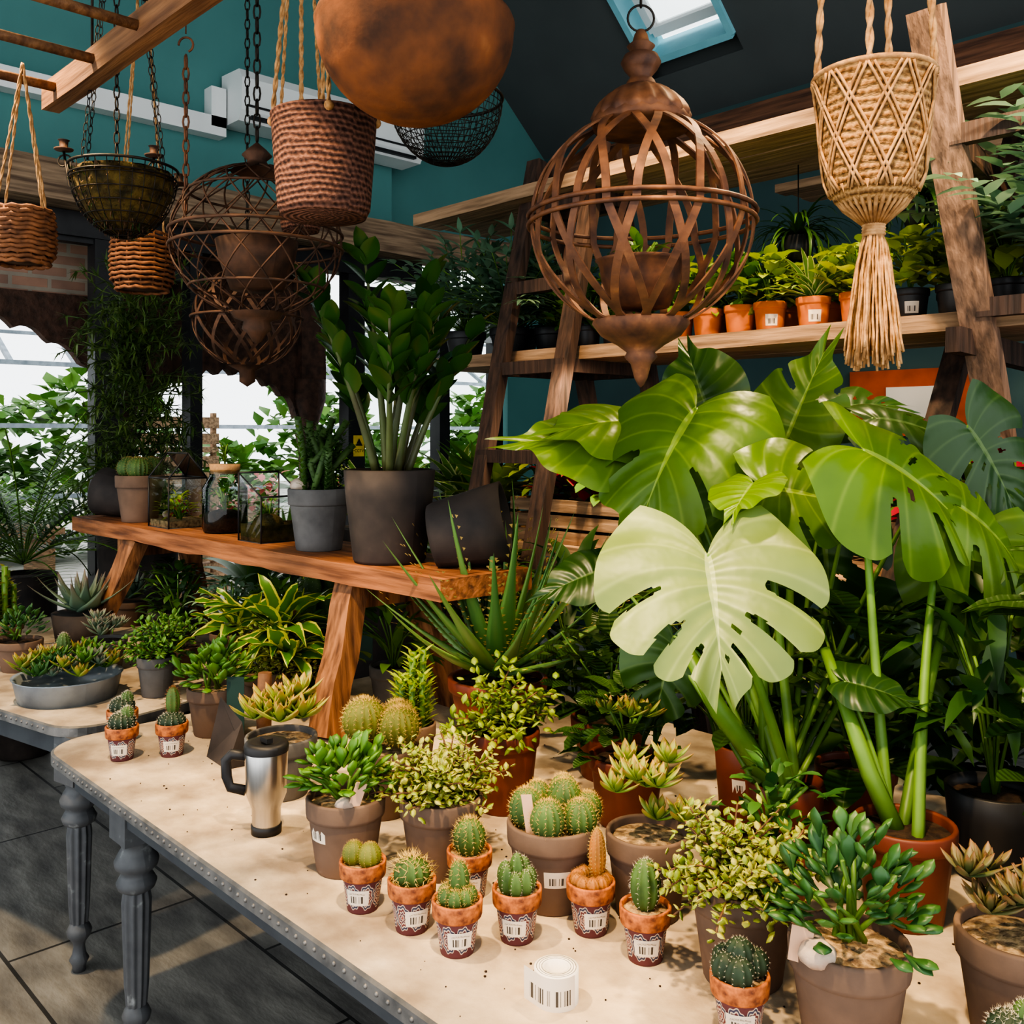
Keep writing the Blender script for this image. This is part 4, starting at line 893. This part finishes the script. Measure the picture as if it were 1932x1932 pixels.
for x in(-3.0,-2.3,-1.6,-.9):
    b=at('potted_palm',x,3.62,1.11); smooth_pot(b,.09,.14,'nurs'); sticks(b,(0,0,.13),40,.5,'bushd',.035,bend=1.2,pr='lance',emin=.6,emax=1.5); b.build()
b=MB('notice_board',(-2.67,5.98,1.8)); b.box((0,0,0),(.8,.03,.42),'orp'); b.box((.05,-.02,.0),(.4,.01,.2),'paper'); b.build()

# ------------------------------------------------------------ hanging things
ZR=3.42
def chain(b,p0,p1,ll=.045,r=.0028,w=.009,k='wire'):
    p0=Vector(p0);p1=Vector(p1); L=(p1-p0).length; t=(p1-p0)/L; n=max(1,int(L/(ll*.8))); x=t.orthogonal().normalized(); y=t.cross(x)
    for i in range(n):
        c=p0+t*(L*(i+.5)/n); s=x if i%2 else y; pts=[c+t*(ll/2*math.cos(a))+s*(w*math.sin(a)) for a in [2*pi*j/8 for j in range(8)]]
        b.tube(pts,r,k,4,closed=True)
def rope(b,p0,p1,r=.006,k='rope'):
    p0=Vector(p0);p1=Vector(p1)
    for q in(0,pi):
        L=(p1-p0).length; m=max(10,int(L/.012)); x=(p1-p0).orthogonal().normalized(); y=(p1-p0).normalized().cross(x)
        b.tube([p0.lerp(p1,j/m)+(x*math.cos(q+j*.9)+y*math.sin(q+j*.9))*r*.5 for j in range(m+1)],r*.62,k,5)
def band(b,pts,w,th,k,c):
    rows=[]
    for i,p in enumerate(pts):
        t=(pts[min(i+1,len(pts)-1)]-pts[max(i-1,0)]).normalized(); n=(p-c).normalized(); s=t.cross(n).normalized(); n=s.cross(t)
        rows.append([p+s*w/2+n*th/2,p-s*w/2+n*th/2,p-s*w/2-n*th/2,p+s*w/2-n*th/2])
    b.grid(rows,k,closed=True,smooth=False)
def ring(b,r,z,tr,k,c=V(0,0,0),n=48,s=6): b.tube([V(r*math.cos(2*pi*i/n),r*math.sin(2*pi*i/n),z)+c for i in range(n)],tr,k,s,closed=True)
# iron strap lantern: petal-shaped straps crossing on and between the rings
b=MB('iron_globe_lantern',(-1.30,1.61,2.05)); Rr=.235; sq=.97
for i in range(12):
    for sg in(-1,1):
        pts=[]
        for j in range(33):
            t=j/32; ph=.40+(2.74-.40)*t; a=2*pi*i/12+sg*(.40*math.sin(min(1,t*2)*pi*.5) if t<.5 else .40+.42*(t-.5)*2); pts.append(V(Rr*math.sin(ph)*math.cos(a),Rr*math.sin(ph)*math.sin(a),Rr*sq*math.cos(ph)))
        band(b,pts,.0165,.004,'rust',V(0,0,0))
for z in(.0,.02): ring(b,Rr*1.02,z-.005,.005,'rust')
ring(b,Rr*.42,Rr*.9,.006,'rust')
b.lathe([(.1,.215),(.104,.225),(.1,.235),(.09,.25),(.07,.27),(.05,.283),(.034,.29)],'rust',72,fl=.035,fn=18); b.lathe([(0,.2),(.1,.198),(.106,.212),(.1,.225)],'rust',60)
b.lathe([(.034,.29),(.03,.3),(.022,.31),(.035,.325),(.043,.34),(.036,.355),(.02,.363),(.03,.375),(.018,.385),(.014,.4),(.008,.41),(0,.412)],'rust',28)
b.tube([V(.028*math.cos(a)*.688,.028*math.cos(a)*.726,.435+.028*math.sin(a)) for a in [2*pi*j/24 for j in range(24)]],.0025,'wire',6,closed=True)
chain(b,(0,0,.46),(0,0,ZR-2.05),ll=.03,w=.008,r=.0022)
b.lathe([(.0,-.19),(.06,-.18),(.085,-.12),(.09,-.085),(.098,-.08),(.09,-.078),(.08,-.1),(0,-.12)],'rust',32)
b.lathe([(.1,-.205),(.104,-.215),(.085,-.24),(.05,-.26),(.03,-.275),(.035,-.285),(.022,-.3),(.014,-.33),(.006,-.345),(0,-.35)],'rust',32); b.lathe([(.03,-.2),(.1,-.205)],'rust',24)
bushy(b,(0,0,-.1),.05,.06,16,'bush',.05,.02); b.build()
# rusty half-sphere bowl
b=MB('hanging_bowl_planter',(-1.55,1.20,2.42)); pr=[]
for i in range(15): ph=pi/2*i/14; pr.append((.2*math.sin(ph),-.19*math.cos(ph)))
pr+= [(.202,.006),(.197,.02),(.19,.02),(.186,-.01)]; b.lathe(pr,'bowl',56); b.lathe([(.19,0),(0,.02)],'moss',24)
for i in range(3): a=2*pi*i/3+.4; chain(b,(.19*math.cos(a),.19*math.sin(a),.01),(0,0,ZR-2.42))
for i in range(70): a=U(0,6.28); b.leaf(V(.12*math.cos(a),.12*math.sin(a),.02),V(math.cos(a),math.sin(a),.9),.1,.006,'stem',bend=2,n=4,prof='needle')
b.build()
# jute baskets
def juteb(x,y,z,r,h):
    b=MB('woven_jute_basket',(x,y,z)); pr=[(0,-h),(r*.78,-h),(r*.86,-h+.02),(r*.92,-h*.5),(r*.98,-.01),(r*1.0,0),(r*.95,.003),(r*.9,-.02),(r*.8,-h+.03)]
    b.lathe(pr,'jute',56)
    for a in(.9,2.6,4.0,5.8):
        e=V(r*.97*math.cos(a),r*.97*math.sin(a),-.01); rope(b,e,V(.02*math.cos(a),.02*math.sin(a),ZR-z),.006); b.ball(e,.012,'rope',1,rings=6,seg=8)
    b.build()
juteb(-1.95,1.24,2.345,.125,.235); juteb(-2.75,1.66,2.5,.075,.24)
# wire globes
def wglobe(x,y,z,r,cup=True,n=14):
    b=MB('wire_globe_lantern',(x,y,z))
    for i in range(n):
        for sg in(-1,1):
            pts=[]
            for j in range(25): ph=.3+(2.75-.3)*j/24; a=2*pi*i/n+sg*(ph-.3)*.75; pts.append(V(r*math.sin(ph)*math.cos(a),r*math.sin(ph)*math.sin(a),r*.9*math.cos(ph)))
            b.tube(pts,.0026,'rustdk',4)
    for zz in(.02,-.02): ring(b,r*1.01,zz,.0045,'rustdk'); 
    for zz in(.62,-.62): ring(b,r*math.sqrt(1-zz*zz),zz*r*.9,.0035,'rustdk')
    b.lathe([(.07,r*.83),(.06,r*.87),(.03,r*.92),(.025,r*.97),(.04,r*1.03),(.025,r*1.1),(.012,r*1.15),(.0,r*1.2)],'rustdk',24)
    if cup: b.lathe([(0,-.6*r),(.07,-.58*r),(.1,-.05),(.11,0),(.1,0),(.09,-.04),(0,-.05)],'rustdk',28)
    b.lathe([(.07,-r*.85),(.06,-r*.92),(.035,-r*.96),(.04,-r*1.05),(.025,-r*1.1),(.012,-r*1.2),(0,-r*1.22)],'rustdk',24); chain(b,(0,0,r*1.2),(0,0,ZR-z)); b.build()
wglobe(-2.36,1.29,2.12,.225); 
b=MB('iron_globe_lantern',(-3.33,1.78,2.04))
for i in range(10):
    for sg in(-1,1): band(b,[V(.2*math.sin(ph)*math.cos(2*pi*i/10+sg*ph*.6),.2*math.sin(ph)*math.sin(2*pi*i/10+sg*ph*.6),.19*math.cos(ph)) for ph in [.4+2.3*j/20 for j in range(21)]],.013,.003,'rustdk',V(0,0,0))
ring(b,.205,0,.005,'rustdk'); b.lathe([(.08,.175),(.03,.2),(.03,.24),(0,.26)],'rustdk',20); b.lathe([(.07,-.18),(.03,-.2),(.03,-.24),(0,-.26)],'rustdk',20); chain(b,(0,0,.26),(0,0,ZR-2.04)); b.build()
# moss wire basket
b=MB('moss_wire_basket',(-2.81,1.11,2.37)); r=.15
for i in range(8):
    ph=pi/2*(1-i/8); zz=-.2*math.cos(ph) if i else 0; ring(b,r*math.sin(ph) if i else r,zz,.002 if i else .004,'wire',n=36,s=4)
ring(b,r,.0,.004,'wire'); ring(b,r*.99,-.03,.0025,'wire')
for i in range(28): a=2*pi*i/28; b.tube([V(r*math.sin(ph)*math.cos(a),r*math.sin(ph)*math.sin(a),-.2*math.cos(ph)) for ph in [pi/2*j/8 for j in range(9)]],.0015,'wire',3)
rows=[]
for i in range(14):
    ph=pi*i/13*.78; rows.append([V(.138*math.sin(ph)*math.cos(a)*(1+U(-.06,.06)),.138*math.sin(ph)*math.sin(a)*(1+U(-.06,.06)),-.19*math.cos(ph)*(1+U(-.04,.04)) if ph<1.57 else -.01-.03*U(0,1)) for a in [2*pi*j/30 for j in range(30)]])
b.grid(rows,'moss',closed=True)
for i in range(500): a=U(0,6.28); ph=U(.1,1.5); n_=V(math.sin(ph)*math.cos(a),math.sin(ph)*math.sin(a),-math.cos(ph)); b.leaf(V(n_.x*.14,n_.y*.14,n_.z*.19),n_+V(U(-1,1),U(-1,1),U(-1,1)),.02,.004,'stem' if i%3 else 'bushd',n=2,prof='needle')
for i in range(4): a=i*pi/2+.4; chain(b,(r*math.cos(a),r*math.sin(a),0),(0,0,ZR-2.37),ll=.03,w=.006,r=.0014)
b.build()
# candle chandelier
b=MB('candle_chandelier',W(-1.27,3.1,2.45))
for (dx,dz) in((-.17,.06),(.12,.04),(.2,-.05)):
    e=W(dx,0,dz); b.tube([V(0,0,-.1),W(dx*.5,.0,-.12),W(dx*.9,0,-.05),e],.004,'wire',6); b.lathe([(0,0),(.028,.004),(.03,.008),(.012,.01),(.014,.035),(.018,.036),(0,.03)],'rustdk',20,c=e)
    b.tube([W(dx+.03*math.cos(t)*(1-t/8),0,dz-.035+.03*math.sin(t)*(1-t/8)) for t in [j*.5 for j in range(15)]],.003,'wire',5)
chain(b,(0,0,-.1),(0,0,ZR-2.45)); b.build()
# wicker basket
def wicker(x,y,z,r,h,zt):
    b=MB('wicker_hanging_basket',(x,y,z))
    for i in range(13):
        t=i/12; rr=r*(.62+.38*math.sin(pi*(.2+.6*t))**.5)*(1 if t>.1 else .9); zz=-h+h*t; n=40
        b.tube([V((rr+.003*math.sin(j*1.6+i*pi))*math.cos(2*pi*j/n),(rr+.003*math.sin(j*1.6+i*pi))*math.sin(2*pi*j/n),zz+.002*math.cos(j*2.1)) for j in range(n)],.0062,'wick',5,closed=True)
    b.lathe([(0,-h),(r*.8,-h+.005),(r*.85,-.02)],'rustdk',24)
    for i in range(14): a=2*pi*i/14; b.tube([V(r*.8*math.cos(a),r*.8*math.sin(a),-h),V(r*.97*math.cos(a),r*.97*math.sin(a),-h*.5),V(r*.93*math.cos(a),r*.93*math.sin(a),0)],.004,'wick',4)
    for a in(.4,1.9,3.5,5.0): rope(b,(r*.93*math.cos(a),r*.93*math.sin(a),0),(0,0,zt-z),.004)
    b.build()
wicker(-2.79,.83,2.2,.08,.14,2.60); wicker(-3.5,1.45,2.33,.11,.2,ZR)
# mesh cloche behind bowl
b=MB('wire_mesh_basket',(-2.24,1.85,2.61))
for i in range(14): ph=pi/2*(i+1)/14; ring(b,.17*math.sin(ph),-.2*math.cos(ph),.0016,'wire',n=40,s=3)
for i in range(44):
    for sg in(-1,1): b.tube([V(.17*math.sin(ph)*math.cos(2*pi*i/44+sg*ph*.3),.17*math.sin(ph)*math.sin(2*pi*i/44+sg*ph*.3),-.2*math.cos(ph)) for ph in [pi/2*j/9 for j in range(10)]],.0011,'wire',3)
ring(b,.17,0,.005,'wire')
for i in range(3): a=2*pi*i/3; chain(b,(.17*math.cos(a),.17*math.sin(a),0),(0,0,ZR-2.61))
b.build()
# loose chain with hook
b=MB('hanging_chain_hook',(-2.49,1.15,2.2)); chain(b,(0,0,0),(0,0,.42),ll=.04,w=.008,k='rust',r=.003)
b.tube([V(.02*math.cos(t)*.7,.02*math.cos(t)*.7,.45+.02*math.sin(t)) for t in [j*.4-1.2 for j in range(12)]],.003,'rust',6); b.tube([V(0,0,.48),V(0,0,ZR-2.2)],.002,'rust',5); b.build()
# macrame hanger
mc=V(-.76,1.56,2.205); b=MB('macrame_plant_hanger',mc)
pr=[(.096,0),(.098,-.008),(.094,-.02),(.088,-.07),(.084,-.13),(.078,-.175),(.064,-.21),(.04,-.228),(.018,-.24),(.014,-.26)]
b.lathe(pr,'mac',60); ring(b,.097,-.004,.005,'rope',s=6)
def mr(z):
    for (r0,z0),(r1,z1) in zip(pr,pr[1:]):
        if z1<=z<=z0: return r0+(r1-r0)*(z0-z)/(z0-z1+1e-9)
    return .02
for i in range(10):
    for sg in(-1,1):
        for o in(0,.012): b.tube([V((mr(-z)+.003)*math.cos(2*pi*i/10+sg*z*5.4+o*8),(mr(-z)+.003)*math.sin(2*pi*i/10+sg*z*5.4+o*8),-z) for z in [.01+.19*j/18 for j in range(19)]],.0026,'rope',5)
for i in range(30): a=2*pi*i/30; b.tube([V(mr(-.19)*math.cos(a),mr(-.19)*math.sin(a),-.19),V(.05*math.cos(a),.05*math.sin(a),-.222),V(.017*math.cos(a),.017*math.sin(a),-.25)],.0035,'rope',4)
for i in range(6): ring(b,.016,-.243-i*.005,.004,'rope',n=16,s=5)
for i in range(110):
    a=U(0,6.28); q=U(.1,1)**.5; L=U(.2,.235); pts=[]
    for j in range(9): t=j/8; s=.013+.036*t**.7; pts.append(V(q*s*math.cos(a)+.002*math.sin(j*2+i),q*s*math.sin(a)+.002*math.cos(j*2.3+i),-.262-L*t))
    b.tube(pts,.0024,'rope',4)
for a in(.45,1.75,3.4,5.1): rope(b,(.095*math.cos(a),.095*math.sin(a),-.01),(.02*math.cos(a),.02*math.sin(a),ZR+.3-mc.z),.0065)
b.build()
# hanging spider plants near the shelving
for (x,y,z) in((-2.09,3.62,2.42),(-1.62,3.7,2.5)):
    b=MB('hanging_spider_plant',(x,y,z)); b.lathe([(0,-.1),(.05,-.1),(.07,0),(.06,0),(0,-.01)],'nurs',20); sticks(b,(0,0,0),70,.3,'bushd',.014,bend=2.8,emin=.2,emax=1.3); b.tube([V(0,0,0),V(0,0,.3)],.003,'wire',4); b.build()
# hanging ladder
b=MB('hanging_ladder',(-2.0,.73,2.6))
b.beam(V(-1.03,.25,0),V(1.2,.25,0),.05,.075,'lad2',segs=8,jit=.002); b.beam(V(-1.03,-.25,0),V(1.2,-.25,0),.05,.075,'lad2',segs=8,jit=.002)
for i in range(8): x=-.92+i*.29; b.tube([V(x,-.25,0),V(x,.25,0)],.014,'lad2',8)
for x in(-.7,.9):
    for y in(-.25,.25): b.tube([V(x,y,.03),V(x,y,ZR-2.6)],.004,'wire',5)
b.build()
# rail rack that everything hangs from
b=MB('hanging_rack',(-1.9,1.35,ZR+.04))
for y in(-.4,-.12,.28,.5): b.beam(V(-1.9,y,0),V(1.5,y,0),.05,.07,'lad2')
for x in(-1.8,1.4): b.beam(V(x,-.9,.06),V(x,.6,.06),.06,.06,'lad2'); 
for x in(-1.8,1.4):
    for y in(-.5,.5): b.tube([V(x,y,.08),V(x,y,2.9)],.006,'wire',5)
b.build()

# ------------------------------------------------------------ lights
w=bpy.data.worlds.new('world'); bpy.context.scene.world=w; w.use_nodes=True; bg=w.node_tree.nodes['Background']; bg.inputs[0].default_value=(.93,.97,1,1); bg.inputs[1].default_value=2.3
def lamp(name,typ,loc,tgt,e,col,size=.1,angle=None,blend=.6):
    l=bpy.data.lights.new(name,typ); l.energy=e; l.color=col; o=bpy.data.objects.new(name,l); o.location=loc; o.rotation_euler=(Vector(tgt)-Vector(loc)).to_track_quat('-Z','Y').to_euler(); bpy.context.collection.objects.link(o)
    if typ=='SPOT': l.spot_size=angle; l.spot_blend=blend; l.shadow_soft_size=size
    if typ=='AREA': l.shape='DISK'; l.size=size
    return o
wc=(1,.72,.41)
lamp('eucalyptus_fill_spot','SPOT',(-1.75,.35,3.3),(-1.75,1.15,.74),340,wc,.05,1.0)
lamp('eucalyptus_fill_spot','SPOT',(-.55,.55,3.3),(-1.0,1.3,.74),340,wc,.05,.95)
lamp('eucalyptus_fill_spot','SPOT',(-.35,1.0,3.2),(-1.1,1.8,1.4),85,wc,.05,.8)
lamp('eucalyptus_fill_spot','SPOT',(-1.2,2.6,3.3),(-1.0,2.0,1.5),210,wc,.05,1.1)
lamp('eucalyptus_fill_spot','SPOT',(-3.0,.5,3.3),(-3.0,1.4,1.0),290,wc,.05,1.1)
lamp('eucalyptus_fill_spot','SPOT',(-2.3,2.4,3.6),(-2.4,3.5,2.0),280,wc,.05,1.2)
lamp('eucalyptus_fill_spot','SPOT',(-.6,2.2,3.5),(-1.2,3.4,2.0),300,wc,.05,1.2)
lamp('eucalyptus_fill_spot','SPOT',(-.5,2.2,3.0),(-1.0,3.3,2.4),120,(1,.85,.65),.05,.9)  # extra fill spot, added to brighten the dark eucalyptus
lamp('eucalyptus_fill_spot','SPOT',(-2.1,.2,1.9),(-2.0,1.3,2.4),15,wc,.08,1.3)  # added fill from below, aimed up to brighten the hanging bowl and baskets
lamp('shelf_fill_spot','SPOT',(-2.75,2.95,1.9),(-3.05,3.35,1.3),28,(1,.8,.55),.04,1.9)  # invented fill below the shelf plank, lifts the dark crate foliage
lamp('shelf_fill_spot','SPOT',(-1.9,2.95,1.9),(-2.0,3.35,1.3),22,(1,.8,.55),.04,1.9)  # second added fill, further right along the crates
cam=bpy.data.cameras.new('camera'); co=bpy.data.objects.new('camera',cam); bpy.context.collection.objects.link(co)
co.location=(0,0,1.6); co.rotation_euler=(pi/2,0,math.radians(46.53)); cam.sensor_width=36; cam.lens=33.91; cam.shift_y=-.0756; cam.clip_start=.02
bpy.context.scene.camera=co
try:
    bpy.context.scene.view_settings.look='AgX - High Contrast'
except Exception: pass
